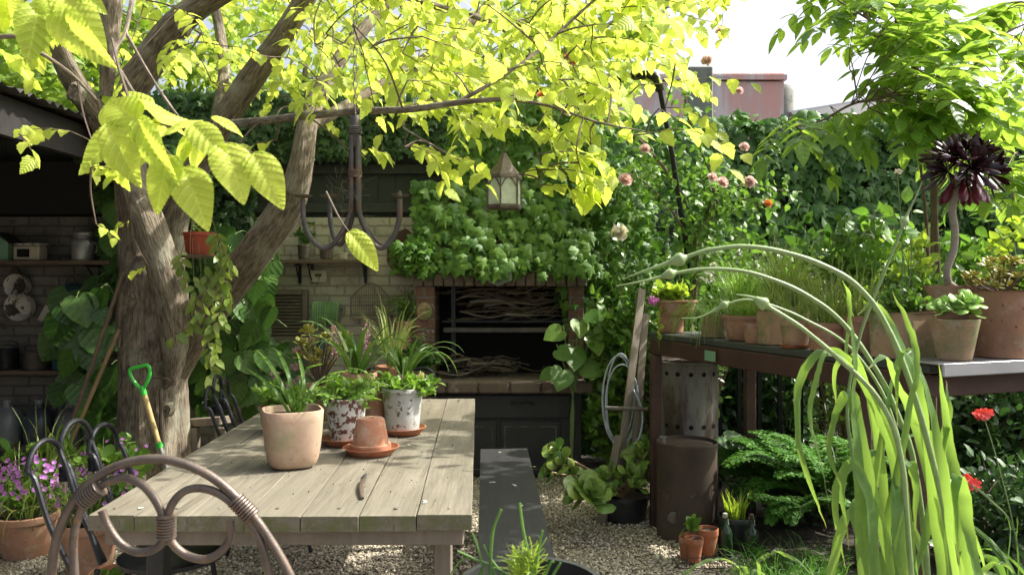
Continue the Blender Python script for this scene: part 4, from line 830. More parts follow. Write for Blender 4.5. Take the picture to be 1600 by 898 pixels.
# ---------------------------------------------------------------- the golden elm
tree = thing('elm_tree', 'big golden elm with forked trunk and lime yellow leaves at the left', 'tree', (-2.33, 5.2, 0))
limb_nodes = []
def limb(pts, rad, seg=28, rough=.10, seed=0, nn=8, name='limb', par=tree, m='bark', reg=True):
    q = cr([P(a, b, c) for a, b, c in pts], nn); r = interp([x*(.80 if name == 'limb' else .88 if name == 'trunk' else 1) for x in rad], len(q)); g = MB(); g.tube(q, r, seg, rough, seed=seed)
    if reg: limb_nodes.extend([(p, k) for p, k in zip(q, r)])
    return g.build(name, m, par)
def w2r(px, Y): return px/2/F*Y
limb([(238, 800, 5.2), (240, 740, 5.2), (240, 660, 5.2), (238, 580, 5.2), (240, 500, 5.2), (240, 440, 5.2), (236, 400, 5.2)], [w2r(175, 5.2), w2r(136, 5.2), w2r(120, 5.2), w2r(116, 5.2), w2r(118, 5.2), w2r(112, 5.2), w2r(70, 5.2)], 90, .17, 1, 16, 'trunk')
limb([(222, 500, 5.22), (218, 420, 5.22), (212, 340, 5.2), (200, 270, 5.1), (165, 200, 4.9), (120, 135, 4.7), (85, 60, 4.5), (70, -30, 4.4)], [w2r(x, 5.1) for x in (70, 74, 68, 58, 46, 40, 34, 26)], 56, .16, 2)
limb([(270, 600, 5.02), (274, 520, 4.98), (258, 430, 4.95), (236, 360, 4.95), (215, 300, 5.0), (200, 230, 5.0), (200, 160, 4.9), (245, 80, 4.8), (290, 25, 4.7), (370, -30, 4.6)], [w2r(x, 5.0) for x in (26, 58, 62, 60, 54, 50, 54, 56, 50, 44)], 56, .16, 3)
limb([(262, 470, 5.3), (268, 380, 5.32), (285, 310, 5.3), (320, 240, 5.3), (355, 180, 5.2), (398, 115, 5.1), (445, 50, 5.0), (495, -30, 4.9)], [w2r(x, 5.2) for x in (60, 58, 50, 50, 48, 46, 40, 36)], 56, .16, 4)
limb([(262, 600, 5.2), (300, 530, 5.15), (350, 455, 5.05), (405, 385, 4.9), (450, 320, 4.8), (470, 260, 4.75), (482, 190, 4.8), (515, 120, 5.0), (560, 55, 5.2), (620, -10, 5.4)], [w2r(x, 5.0) for x in (60, 66, 72, 70, 62, 50, 40, 32, 26, 20)], 56, .16, 5)
limb([(335, 210, 5.25), (350, 120, 5.6), (345, 60, 5.8), (330, -20, 6)], [w2r(x, 5.4) for x in (24, 24, 22, 20)], 20, .08, 6)
limb([(480, 200, 4.8), (560, 155, 5.1), (640, 108, 5.4), (700, 66, 5.6), (750, 20, 5.8), (800, -30, 6)], [w2r(x, 5.3) for x in (22, 22, 24, 22, 18, 14)], 16, .08, 7)
limb([(165, 150, 4.85), (170, 80, 4.8), (172, 20, 4.8), (175, -30, 4.8)], [w2r(x, 4.8) for x in (24, 32, 44, 44)], 24, .09, 8)
limb([(340, 196, 4.4), (400, 190, 4.0), (480, 181, 3.6), (560, 174, 3.3), (640, 171, 3.2), (720, 160, 3.15), (790, 156, 3.1), (860, 166, 3.1), (930, 190, 3.1), (1010, 206, 3.1)], [w2r(x, 3.4) for x in (19, 15, 13, 11, 10, 9, 6, 4.5, 3.5, 2)], 10, .05, 9, name='branch')
limb([(310, 240, 5.1), (335, 200, 4.6), (350, 195, 4.35)], [.03, .028, .026], 10, .05, 9, name='branch')
limb([(712, 161, 3.15), (760, 135, 3.2), (810, 103, 3.3), (850, 72, 3.4), (885, 40, 3.5), (940, -10, 3.6)], [w2r(x, 3.3) for x in (7, 6, 5.5, 5, 5, 5)], 8, .04, 10, name='branch')
limb([(-20, 60, 2.6), (30, 58, 2.6), (60, 80, 2.7), (110, 115, 2.9), (150, 155, 3.3)], [w2r(x, 2.8) for x in (7, 7, 7, 6, 5)], 8, .04, 11, name='branch')
limb([(590, -20, 5), (680, 10, 5), (740, 25, 5), (790, 50, 5)], [.02, .022, .02, .01], 8, .04, 12, name='branch')
limb([(210, -20, 2.4), (196, 50, 2.3), (178, 85, 2.2), (200, 130, 2.15), (225, 165, 2.1)], [.007, .006, .005, .004, .003], 6, .04, 13, name='branch')
limb([(197, 52, 2.3), (230, 110, 2.2), (262, 160, 2.1), (285, 190, 2.05)], [.005, .004, .004, .003], 6, .04, 13, name='branch')
limb([(630, 200, 3.3), (690, 235, 3.2), (740, 262, 3.2), (770, 270, 3.2)], [.004, .004, .003, .002], 6, name='branch')
for px, py, Y, rr in ((225, 560, 4.98, .035), (262, 640, 4.99, .028), (118, 145, 4.62, .04), (205, 470, 4.98, .03), (360, 430, 4.90, .03), (285, 40, 4.55, .035)):
    c = P(px, py, Y); g = MB(); g.lathe((0, 0, 0), [(rr*1.25, -.03), (rr*1.15, .004), (rr*.85, .018), (rr*.55, .008), (rr*.25, .012), (.001, .008)], 22, wob=.25, seed=px); V = g.v[0]; g.v[0] = np.stack([V[:, 0]+c.x, -V[:, 2]+c.y, V[:, 1]*1.4+c.z], 1); g.build('knot', 'bark', tree)
NL = np.array([p for p, k in limb_nodes]); 
leafmb, twigmb = MB(), MB(); nodes = [NL]
trunkp = np.array([-2.3, 5.2, 2.2])
def spray(p, d, L_, n, size, T=Telm, droop=.7, connect=True, lm=None, tm=None):
    lm = lm or leafmb; tm = tm or twigmb
    pts = wander(p, d, L_, 8, droop, .10); tm.tube(pts, np.linspace(.0028, .001, len(pts)), 4, cap=False)
    if connect:
        allp = np.concatenate(nodes); dd = np.linalg.norm(allp-pts[0], axis=1); j = int(np.argmin(dd))
        if .03 < dd[j] < 1.3:
            mid = (allp[j]+pts[0])/2+np.array([0, 0, .06])*dd[j]+rng.normal(size=3)*.05*dd[j]; q = cr([allp[j], mid, pts[0]], 5); tm.tube(q, np.linspace(.0045, .003, len(q)), 4, cap=False); nodes.append(q[2:])
        nodes.append(pts[::3])
    f = np.linspace(.1, 1, n)*(len(pts)-1.001); i = f.astype(int); pp = pts[i]+(pts[i+1]-pts[i])*(f-i)[:, None]; td = nrm(pts[i+1]-pts[i])
    side = nrm(np.cross(td, [0, 0, 1])); sg = np.where(np.arange(n) % 2, 1, -1)[:, None]
    D = td*.55+side*sg*.9+rng.normal(size=(n, 3))*.22+[0, 0, -.35]; Nn = np.array([0, 0, 1.])+rng.normal(size=(n, 3))*.35
    lm.inst(T, pp, D, Nn, rng.uniform(.75, 1.15, n)*size*np.interp(np.arange(n), [0, n*.5, n], [.8, 1.1, .8]))
def clump(x0, x1, y0, y1, n, Y0, Y1, size=.086, nl=(8, 14), L_=(.3, .6), skip=(), dr=.7):
    for k in range(n):
        for _ in range(30):
            px, py = rng.uniform(x0, x1), rng.uniform(y0, y1)
            if not any(a < px < b and c < py < d for a, b, c, d in skip): break
        Y = rng.uniform(Y0, Y1)
        if (Y < 4.0 and 725 < px < 850 and py > 150) or (Y < 3.6 and 450 < px < 660 and py > 165) or (Y < 4.95 and 975 < px < 1050 and py > 90) : continue
        p = np.array(list(P(px, py, Y))); out = nrm((p-trunkp)*[1, 1, 0]); d = out*.6+rv()*[.9, .9, .25]+[0, 0, -.1]; L = rng.uniform(*L_)
        spray(p-nrm(d)*L/2, d, L, int(rng.integers(*nl)), size, droop=dr)
holes = ((0, 45, 85, 145), (545, 620, 75, 115), (370, 400, 20, 60))
clump(330, 760, -60, 60, 36, 4.6, 6.5, skip=holes)
clump(-40, 330, -60, 130, 32, 5.2, 6.8, skip=holes)
clump(-40, 330, -60, 100, 7, 3.2, 4.4, skip=holes)
clump(330, 560, 0, 170, 22, 4.9, 6.2, skip=holes)
clump(360, 560, 30, 170, 9, 3.4, 4.4, skip=holes, nl=(5, 9))
clump(560, 900, -60, 120, 74, 3.4, 5.6, skip=holes)
clump(560, 940, 80, 170, 36, 3.0, 4.6, nl=(7, 12))
clump(860, 1060, -60, 110, 44, 3.2, 5.0)
clump(1040, 1130, -60, 40, 9, 3.6, 5.0)
clump(920, 1100, 110, 195, 16, 3.0, 4.0, nl=(5, 9))
clump(640, 730, 180, 255, 6, 3.0, 3.5, nl=(5, 9), L_=(.2, .35), dr=1.3)
clump(690, 900, 175, 220, 8, 3.9, 4.3, nl=(6, 10), L_=(.2, .4), dr=1.0)
clump(830, 940, 230, 285, 8, 3.0, 3.4, nl=(7, 10), L_=(.2, .35), dr=.8)
clump(380, 600, 180, 230, 5, 3.4, 3.9, nl=(4, 7), L_=(.15, .3), dr=1.3)
clump(40, 210, 190, 262, 4, 3.0, 3.6, nl=(5, 8), L_=(.15, .3))
clump(-100, 800, -420, -80, 90, 3.5, 6.5, size=.11)     # crown above the frame
for px, py, Y in ((30, 210, 2.2), (150, 350, 3.2), (205, 345, 4.0), (232, 415, 4.2)):
    spray(P(px, py, Y), (rng.normal(), -.3, -.2),   .10, 4, .055 if Y > 2.5 else .06, connect=Y > 2.5)
twigmb.build('twigs', 'twig', tree); leafmb.build('crown', 'elm', tree)
# near, large, serrated leaves
lb = MB(); tb = MB()
def bigleaf(px, py, tx, ty, Y, dY=0, w_=1.0, tilt=(0, -1, .4)):
    a, b = P(px, py, Y), P(tx, ty, Y+dY); d = b-a; lb.inst(TelmB, A([a]), A([d]), A([tilt]), [d.length*1.06], w_)
big = [(215, 190, 160, 145, 0, .02, 1.1), (205, 195, 168, 248, 1, -.05, .8), (240, 205, 215, 245, 0, -.05, .9), (235, 170, 195, 132, 1, 0, .9), (300, 215, 262, 262, 1, 0, .9), (375, 235, 350, 285, 1, 0, .8), (205, 200, 135, 235, 1, -.10, .9), (170, 195, 200, 268, 0, -.05, .75), (215, 185, 243, 262, 0, -.08, .55), (190, 140, 142, 178, 1, .05, 1.0), (250, 215, 300, 150, 0, .15, .7),
       (270, 243, 232, 312, 0, -.05, 1.0), (285, 262, 318, 330, 0, -.06, .9), (320, 215, 290, 258, 1, 0, 1.1), (300, 195, 345, 232, 0, -.04, .9), (350, 225, 378, 292, 0, -.05, 1.0), (395, 240, 437, 306, 0, -.03, .9), (255, 180, 290, 232, 1, .1, .8),
       (225, 160, 262, 200, 0, .1, .8), (330, 185, 385, 200, 1, .05, .5),
       (60, 10, 50, 75, 0, -.05, 1.0), (95, -5, 150, 45, 0, -.05, .8), (30, -10, -10, 40, 0, 0, 1.0), (85, 20, 130, 75, 1, -.1, .6), (70, -10, 85, 38, 0, 0, .9), (120, -15, 160, 10, 1, 0, .9), (10, 0, 20, 60, 0, .1, .9)]
for i, (a, b, c_, d_, s_, dY, w_) in enumerate(big):
    Y = (1.62, 1.80)[s_] if a > 150 else 1.75
    bigleaf(a, b, c_, d_, Y, dY, w_, (rng.normal()*.35, -1, .45+rng.normal()*.3))
bigleaf(545, 362, 592, 412, 1.9, 0, .8, (.3, -1, .4))
for pts in ([(175, 60, 2.3), (190, 120, 1.75), (215, 180, 1.68), (255, 195, 1.66), (300, 205, 1.66), (350, 222, 1.66), (398, 240, 1.66)], [(215, 180, 1.68), (240, 215, 1.64), (275, 250, 1.63)], [(-20, 40, 1.9), (40, 0, 1.78), (90, -10, 1.76)], [(510, 300, 2.3), (530, 340, 2.0), (545, 362, 1.9)]):
    q = cr([P(*p) for p in pts], 6); tb.tube(q, np.linspace(.0035, .0015, len(q)), 6)
lb.build('near_leaves', 'elm', tree); tb.build('near_twigs', 'twig', tree)

# trees and foliage beyond the fences
def far_tree(name, label, x, y, z0, crowns, n, size, m, T=T8, trunk_h=None):
    t = thing(name, label, 'tree', (x, y, 0)); g = MB(); s_ = MB(); zc = min(c[2] for c in crowns)
    s_.tube([(x, y, 0), (x+.05, y, zc*.5), (x-.05, y, zc+.3)], [.14, .11, .07], 10, .08)
    for cx, cy, cz, r in crowns:
        s_.tube(cr([(x, y, zc*.7), ((x+cx)/2, (y+cy)/2, (zc+cz)/2), (cx, cy, cz)], 4), np.linspace(.06, .015, 9), 6)
        k = n//len(crowns); cc = np.array([cx, cy, cz])+rv(14)*r*.75; j = rng.integers(0, 14, k); p = cc[j]+rv(k)*r*.42*rng.random((k, 1))**.4
        g.inst(T, p, rv(k)+[0, 0, -.4], rv(k)*.6+[0, 0, 1], rng.uniform(.7, 1.2, k)*size)
    s_.build('trunk', 'bark', t); g.build('crown', m, t)
far_tree('background_tree', 'mid green tree beyond the shed roof at the upper left', -5.2, 8.2, 0, [(-5.6, 8, 3.3, .9), (-4.6, 8.2, 3.0, .8), (-3.9, 8.2, 3.4, .8), (-4.9, 8.3, 4.1, .9)], 5200, .11, 'bgleaf')
far_tree('background_tree', 'yellow green tree beyond the board fence, behind the elm limbs', -2.4, 9, 0, [(-3.2, 8.8, 3.3, .8), (-2.2, 9, 3.2, .8), (-1.3, 9.2, 3.4, .8), (-2.3, 9.2, 4.3, .9), (-3.8, 9.2, 4.4, .8)], 5200, .11, 'bggold')
far_tree('background_tree', 'pale golden tree behind the barbecue hood in the upper middle', .2, 9.8, 0, [(-.4, 9.8, 3.6, .7), (.4, 9.8, 3.7, .75), (1.1, 10, 4.1, .6), (.2, 9.9, 4.6, .8), (1.5, 10, 4.8, .5)], 3600, .12, 'bggold')
# shed top creeper
g = MB(); n = 2600; y = rng.uniform(4.2, 7.2, n); x = rng.uniform(-5.0, -2.75, n); g.inst(Tivy, np.column_stack([x, y, 2.42+(-2.5-x)*.14+.32*np.abs(rng.normal(size=n))*np.clip((y-3.9)/1.5, .1, 1)]), rv(n), rv(n)*.7+[0, -.2, 1], .09)
tag(g.build('roof_creeper', 'bgleaf'), 'green creeper growing over the corrugated shed roof', 'creeper')

# buildings behind
t = thing('neighbour_building', 'neighbouring building with faded pink roof beyond the back wall', 'building', (2.9, 16, 0))
z1 = P(0, 112, 16).z; z0 = P(0, 168, 16).z; xa, xb = P(862, 0, 16).x, P(1225, 0, 16).x
g = MB(); g.box(((xa+xb)/2, 18, z1/2-.1), (xb-xa, 4, z1-.2)); g.build('wall', 'pinkroof', t, False)
g = MB()
for k in range(16): x = xa+(xb-xa)*(k+.5)/16; g.tube([(x-.135, 16.0, z1-.07), (x+.125, 16.0, z1-.07)], .045, 10); 
g.box(((xa+xb)/2, 18, z1-.12), (xb-xa+.1, 4.1, .10)); g.build('ridge_tiles', 'pinkroof', t, False)
g = MB(); g.lathe((xb, 16.3, z1-.85), [(.30, 0), (.30, .5), (.24, .62), (.05, .68)], 14); g.build('tank', 'conc', t)
p = P(1091, 108, 8.9); t = thing('chimney_post', 'square grey concrete post standing above the ivy wall', 'post', (p.x, 8.9, 0)); g = MB(); g.box((p.x, 8.9, p.z/2), (.27, .24, p.z), bev=.012); g.build('shaft', 'conc', t, False)
t = thing('neighbour_roof', 'low slate blue roof beyond the ivy wall at right', 'building', (4.9, 12, 0))
a, b = P(1240, 150, 12), P(1400, 128, 12); g = MB(); g.add(np.array([(a.x, 12, 3.9), (b.x+1.5, 12, 3.9), (b.x+1.5, 13, b.z+.22), (a.x+.25, 13, a.z-.02), (a.x, 15, 3.9), (b.x+1.5, 15, 3.9)]), [np.array([[0, 1, 2, 3], [3, 2, 5, 4]]), np.array([[0, 3, 4], [1, 5, 2]])]); g.build('roof', 'darkroof', t, False)
g = MB(); g.box(((a.x+b.x+1.5)/2, 13.5, 1.94), (b.x+1.4-a.x, 2.8, 3.88)); g.build('wall', 'conc', t, False)

# black pipe arch
t = thing('arch_pipe', 'black steel pipe arch rising out of the roses and bending left', 'pipe', tuple(P(1072, 365, 5.4)*1))
pts = cr([P(820, 146, 5.6), P(930, 130, 5.3), P(992, 119, 5.05)], 5); g = MB(); g.tube(pts, .022, 10); g.build('horizontal_pipe', 'iron', t)
g = MB(); g.tube(cr([P(990, 119, 5.06), P(1015, 117, 5.0), P(1026, 124, 5.0), P(1032, 142, 5.0)], 6), .028, 12); g.build('elbow', 'iron', t)
g = MB(); g.tube([P(1031, 138, 5.0), P(1050, 240, 5.1), P(1072, 380, 5.25), P(1078, 460, 5.3), (1.2, 5.3, .02)], .017, 10); g.build('upright_pipe', 'iron', t)

# ---------------------------------------------------------------- chandelier and lantern
t = thing('candle_chandelier', 'grey wrought iron candle chandelier with curved arms hanging on a chain', 'chandelier', tuple(P(555, 385, 3.25)))
CY = 3.25; cx = P(555, 0, CY).x
g = MB(); z = P(0, 178, CY).z; k = 0
while z < 3.3:
    a = np.linspace(0, 2*math.pi, 13); L_ = .022; w_ = .008
    pts = [(cx+(math.sin(q)*w_ if k % 2 else 0), CY+(0 if k % 2 else math.sin(q)*w_), z+L_*.9+math.cos(q)*L_) for q in a]; g.tube(pts, .0019, 5, cap=False); z += .033; k += 1
g.build('chain', 'hoop', t)
za, zb = P(0, 180, CY).z, P(0, 270, CY).z
g = MB(); g.lathe((cx, CY, 0), [(.014, za-.13), (.022, za-.12), (.0215, za-.02), (.018, za-.002), (.006, za)], 18, wob=.03); g.build('socket', 'gunmetal', t)
for zz in (P(0, 210, CY).z, P(0, 278, CY).z):
    g = MB(); g.lathe((cx, CY, zz), [(.026+.003*(k % 2), k*.004) for k in range(9)], 14); g.build('binding', 'gunmetal', t)
for k, (ex, ey, rot) in enumerate(((-.205, -.03, 0), (.185, -.03, 0), (-.14, .16, 0), (.165, .14, 0))):
    zt = P(0, 212, CY).z; dz = lambda py: P(0, py, CY).z
    f = lambda r, py: (cx+ex*r, CY+ey*r, dz(py)+(.0 if ey < 0 else .02))
    s0 = (cx+math.copysign(.013, ex), CY+math.copysign(.012, ey), zt)
    g = MB(); g.tube(cr([s0, (s0[0], s0[1], dz(300)), (cx+ex*.10, CY+ey*.10, dz(335)), f(.35, 375), f(.6, 388), f(.85, 372), f(.98, 345), f(1.0, 312)], 7), .0105, 10); g.build('arm', 'gunmetal', t)
    g = MB(); px, py, pz = f(1.0, 308); g.lathe((px, py, pz-.002), [(.006, -.006), (.035, 0), (.041, .006), (.038, .007), (.008, .002)], 22)
    if k in (1,): g = MB(); g.lathe((px, py, pz), [(.009, -.004), (.011, .0), (.009, .008), (.006, .02), (.002, .022)], 12)
    g.build('candle_pan', 'hoop', t)
g = MB(); 
for k in range(60):
    a = Vector((cx+rng.uniform(-.1, .05), CY+rng.uniform(-.05, .05), zb-.02-rng.uniform(0, .16))); b = a+Vector(rv()*.05); g.tube([a, b], .0005, 3, cap=False)
g.build('cobweb', 'cage', t)
# lantern
LY = 3.6; p = P(788, 328, LY); lx, lz = p.x, P(0, 324, LY).z; r = .078
t = thing('hanging_lantern', 'aged metal lantern with frosted green glass hanging from the elm branch', 'lantern', (lx, LY, lz))
nv = 6; a6 = [R(60*k+18) for k in range(nv)]; ztop = P(0, 278, LY).z; zap = P(0, 240, LY).z
g = MB()
for k in range(nv):
    q = lambda z, rr=r: Vector((lx+math.cos(a6[k])*rr, LY+math.sin(a6[k])*rr, z)); q2 = lambda z, rr=r: Vector((lx+math.cos(a6[(k+1) % nv])*rr, LY+math.sin(a6[(k+1) % nv])*rr, z))
    g.bar(q(lz), q(ztop), .007, .007); g.bar(q(lz+.004), q2(lz+.004), .009, .012); g.bar(q(ztop), q2(ztop), .009, .012)
    for f0, f1, h0, h1 in ((0, .25, .62, .88), (.25, .5, .88, 1.0), (.5, .75, 1.0, .88), (.75, 1, .88, .62)):
        A0 = q(lz).lerp(q2(lz), f0); A1 = q(lz).lerp(q2(lz), f1); g.bar((A0.x, A0.y, lz+(ztop-lz)*h0), (A1.x, A1.y, lz+(ztop-lz)*h1), .004, .006)
g.build('frame', 'hoop', t, False)
g = MB(); V = []
for z, rr in ((ztop, r*1.08), (ztop+.012, r*1.04), (ztop+(zap-ztop)*.55, r*.50), (zap, r*.13)): V += [(lx+math.cos(a)*rr, LY+math.sin(a)*rr, z) for a in a6]
g.add(np.array(V), [np.array([[i*6+k, i*6+(k+1) % 6, (i+1)*6+(k+1) % 6, (i+1)*6+k] for i in range(3) for k in range(6)]), np.array([[18+k for k in range(6)], list(range(6))[::-1]])]); g.build('roof', 'hoop', t, False)
for k in range(nv):
    g = MB(); m0, m1 = Vector((math.cos(a6[k]), math.sin(a6[k]), 0))*(r*.97), Vector((math.cos(a6[(k+1) % 6]), math.sin(a6[(k+1) % 6]), 0))*(r*.97); c = Vector((lx, LY, 0)); mid = (m0+m1)/2; d = (m1-m0).normalized(); h = ztop-lz
    g.box((c.x+mid.x, c.y+mid.y, lz+h/2), ((m1-m0).length*.92, .002, h*.95), rz=math.atan2(d.y, d.x)); g.build('pane', 'glass', t, False)
g = MB(); V = [(lx+math.cos(a)*r*1.02, LY+math.sin(a)*r*1.02, z) for z in (lz-.008, lz) for a in a6]; g.add(np.array(V), [np.array([[0, 1, 2, 3, 4, 5][::-1], [6, 7, 8, 9, 10, 11]]), np.array([[k, (k+1) % 6, 6+(k+1) % 6, 6+k] for k in range(6)])]); g.build('base', 'hoop', t, False)
g = MB(); zz = zap+.012; g.tube([(lx+math.cos(a)*.012, LY, zz+math.sin(a)*.012) for a in np.linspace(0, 6.28, 13)], .0022, 5); zz += .03; g.tube([(lx, LY+math.cos(a)*.018, zz+math.sin(a)*.018) for a in np.linspace(0, 6.28, 13)], .002, 5); g.tube(cr([(lx, LY, zz+.016), (lx-.01, LY-.1, zz+.08), (P(785, 160, 3.2).x, 3.2, P(785, 160, 3.2).z)], 4), .0012, 4); g.build('hook', 'hoop', t)

# hanging basket by trunk
BYY = 4.75; p = P(311, 402, BYY); bx, bz = p.x, p.z
t, c = pot('hanging_pot', 'red plastic pot hanging against the elm trunk with a trailing variegated plant', 312, BYY, bz+.012, .095, .078, .135, 'redplastic')
g = MB(); g.lathe((bx, BYY, bz-.004), [(.05, 0), (.12, .003), (.13, .012), (.12, .014), (.05, .010)], 30); g.build('drip_plate', 'oldwood', t)
g = MB()
for a in (0.4, 2.5, 4.6): g.tube(cr([(bx+math.cos(a)*.1, BYY+math.sin(a)*.1, bz+.01), (bx+math.cos(a)*.095, BYY+math.sin(a)*.095, bz+.15), (bx+.01, BYY+.0, bz+.42)], 4), .0018, 4)
g.build('wires', 'cage', t); bushy(t, c+Vector((-.02, 0, .04)), (.06, .06, .06), 60, .035, Tellip, 'vareg', stems=6)
g = MB(); s_ = MB()
trail = [[(330, 375), (345, 400), (352, 440), (358, 470)], [(322, 372), (338, 365), (352, 395), (362, 420)], [(325, 375), (340, 385), (340, 450), (338, 520), (335, 560)], [(300, 372), (303, 440), (305, 480), (300, 505), (262, 530)], [(335, 380), (350, 430), (345, 480), (330, 520)], [(310, 380), (315, 440), (320, 500), (328, 560), (332, 600)], [(318, 375), (322, 430), (335, 470), (352, 510)], [(290, 375), (283, 400), (288, 430)]]
for i_, tr in enumerate(trail):
    q = cr([P(a, b, BYY-.12-.02*i) for i, (a, b) in enumerate(tr)], 7); s_.tube(q, .0022, 4); m_ = len(q); pp = q[(6 if i_ < 6 else 5):]; m_ = len(pp); g.inst(Tellip, pp, rv(m_)*.6+[0, -.1, -.7], rv(m_)*.6+[.2, -1, .3], rng.uniform(.055, .095, m_))
s_.build('trailing_stems', 'rstem', t); g.build('trailing_leaves', 'vareg', t)

# ---------------------------------------------------------------- tools by the elm
for (a, b, lab) in ((P(193, 425, 5.0), (P(96, 700, 5.0)), 'long dark wooden pole leaning against the left of the elm trunk, reaching highest'), (P(186, 515, 4.92), (P(108, 690, 4.92)), 'shorter pale wooden pole leaning beside the long dark one')):
    d = (b-a).normalized(); e = a+d*((a.z)/-d.z); g = MB(); g.tube([a, a.lerp(e, .5)+Vector((.01, 0, 0)), e+Vector((0, 0, .01))], [.013, .014, .015], 8); tag(g.build('wooden_pole', 'ashw' if 'short' in lab else 'rstem', origin=tuple(e)), lab, 'pole')
SY = 4.55; t = thing('garden_spade', 'garden spade with bright green D shaped handle standing against the elm trunk', 'spade', tuple(P(262, 800, SY)))
g = MB(); g.tube(cr([P(219, 607, SY), P(208, 594, SY), P(203, 578, SY), P(217, 573, SY), P(231, 571, SY), P(234, 585, SY), P(226, 604, SY)], 5), .0105, 8); g.tube([P(222, 603, SY), P(225, 617, SY)], [.015, .018], 10); g.build('grip', 'green_plastic', t)
g = MB(); g.tube([P(224.5, 614, SY), P(249, 697, SY)], [.016, .0155], 12); g.build('shaft', 'palewood', t)
g = MB(); g.tube([P(247, 691, SY), P(250, 699, SY)], .019, 12); g.build('collar', 'green_plastic', t)
g = MB(); g.tube([P(250, 698, SY), P(266, 750, SY)], .013, 10); g.build('socket', 'alu', t)
g = MB(); a, b = P(266, 750, SY), P(278, 812, SY); g.bar(a, b, .17, .006); g.build('blade', 'gunmetal', t, False)
g = MB(); g.tube(cr([P(238, 590, 5.0-.1), P(262, 592, 4.9), P(266, 600, 4.9), P(258, 608, 4.9)], 4), .005, 6); q = MB(); q.tube([P(251, 606, 4.88), P(253, 740, 4.85)], .013, 8)
t = thing('garden_fork', 'rusty handled old tool leaning on the elm trunk right of the spade', 'tool', tuple(P(253, 745, 4.85))); g.build('grip', 'rust', t); q.build('shaft', 'rust', t)
# small timber rail by far chair
t = thing('low_timber_rail', 'low grey timber rail behind the far loop back chair', 'rail', tuple(P(320, 700, 5.3)))
g = MB(); g.bar(P(296, 660, 5.4), P(352, 656, 5.2), .10, .05, bev=.004); g.build('top_rail', 'oldwood', t, False)
for px in (302, 346): g = MB(); q = P(px, 663, 5.3); g.bar((q.x, 5.3, .0), (q.x, 5.3, q.z-.02), .07, .06); g.build('post', 'oldwood', t, False)

# heart-leaf climbers
def heart_vine(label, boxes, size, Y0, Y1):
    t = thing('climbing_vine', label, 'climber', tuple(P((boxes[0][0]+boxes[0][1])/2, 740, Y1))); g = MB(); s_ = MB()
    for x0, x1, y0, y1, n in boxes:
        for k in range(n):
            p = P(rng.uniform(x0, x1), rng.uniform(y0, y1), rng.uniform(Y0, Y1)); b = p+Vector((rng.normal()*.06, .15, -.05)); s_.tube(cr([b, (p+b)/2+Vector((0, 0, .05)), p], 3), .003, 4, cap=False)
            g.inst(Theart, A([p]), A([(rng.normal()*.4, -.25, -.9)]), A([(rng.normal()*.45+.15, -1, .4+rng.normal()*.25)]), rng.uniform(.6, 1.15)*size)
        s_.tube(cr([P(x0, y1, Y1), P((x0+x1)/2+rng.normal()*10, (y0+y1)/2, Y1), P(x1, y0, Y1)], 6), .006, 5)
    s_.build('stems', 'stem', t); g.build('leaves', 'heart', t)
heart_vine('large heart leaved vine between the shed shelves and the elm trunk', [(88, 165, 425, 520, 17), (95, 185, 500, 600, 18), (130, 190, 590, 660, 10)], .22, 5.45, 5.85)
heart_vine('large heart leaved vine covering the wall right of the elm trunk', [(330, 430, 350, 480, 48), (300, 415, 470, 640, 80), (400, 480, 530, 590, 20), (170, 200, 280, 400, 6)], .165, 5.5, 5.9)
g = MB(); ivy_wall(g, P(165, 0, 6).x, P(330, 0, 6).x, 1.3, 2.4, 6.0, 900, .09, .2, seed=21); tag(g.build('ivy', 'ivyd'), 'shaded ivy behind the forks of the elm trunk', 'ivy')

# left flower pots ------------------------------------------------
def flowers(t, c, rad, n, m, size, name='flowers', petals=5):
    g = MB(); c = np.array(list(c))
    for k in range(n):
        d = rv(); d[2] = abs(d[2])*.8+.1; p = c+d*rad*rng.uniform(.8, 1.05); ax = nrm(d*[1, 1, .6]+[0, -.7, .2]); e1 = nrm(np.cross(ax, rv())); e2 = np.cross(ax, e1); a = np.arange(petals)/petals*6.283
        D = np.cos(a)[:, None]*e1+np.sin(a)[:, None]*e2+ax*.3; g.inst(Tpetal, np.repeat([p], petals, 0), D, np.repeat([ax], petals, 0), size)
    return g.build(name, m, t)
def flowerpot(label, px, y, rt, h, hh, m='terra2', fl=60, sz=.016, cx=0, rad=None):
    t, c = pot('potted_plant', label, px, y, .012, rt, rt*.72, h, m); rad = rad or (rt*1.3, rt*1.1, hh)
    bushy(t, c+Vector((cx, 0, hh*.5)), (rad[0], rad[1], hh*.5), 380, .04, Tround, 'shrub', stems=40); tuft(t, c, rt*.7, 70, hh*.9, hh*1.7, .003, 'grassy', 1.2, 2.2, 'grass_blades')
    if fl: flowers(t, c+Vector((cx, 0, hh*.35)), (rad[0]*1.0, rad[1], hh*.8), fl, 'purple', sz)
    return t, c
flowerpot('terracotta pot of purple oxalis flowers at the far left edge', 42, 4.05, .15, .21, .28, fl=120, sz=.014)
flowerpot('terracotta pot of purple flowers behind the nearest loop back chair', 140, 3.75, .13, .26, .26, fl=100, sz=.013, cx=.05, rad=(.24, .15, .26))
t, c = pot('potted_plant', 'orange clay pot standing below the near left corner of the table', 181, 3.15, .012, .10, .075, .24, 'terra1', rim=.12)
bushy(t, c+Vector((0, 0, .02)), (.08, .08, .03), 50, .03, Tround, 'shrub', stems=6)
t, c = pot('potted_plant', 'dark pot with upright clover leaves between the chairs and the shed', 78, 4.6, .012, .12, .1, .2, 'blackplastic'); bushy(t, c+Vector((0, 0, .16)), (.28, .15, .16), 160, .085, Tround, 'shrub', stems=30); tuft(t, c, .1, 30, .3, .6, .004, 'grassy', 2.0, 1)
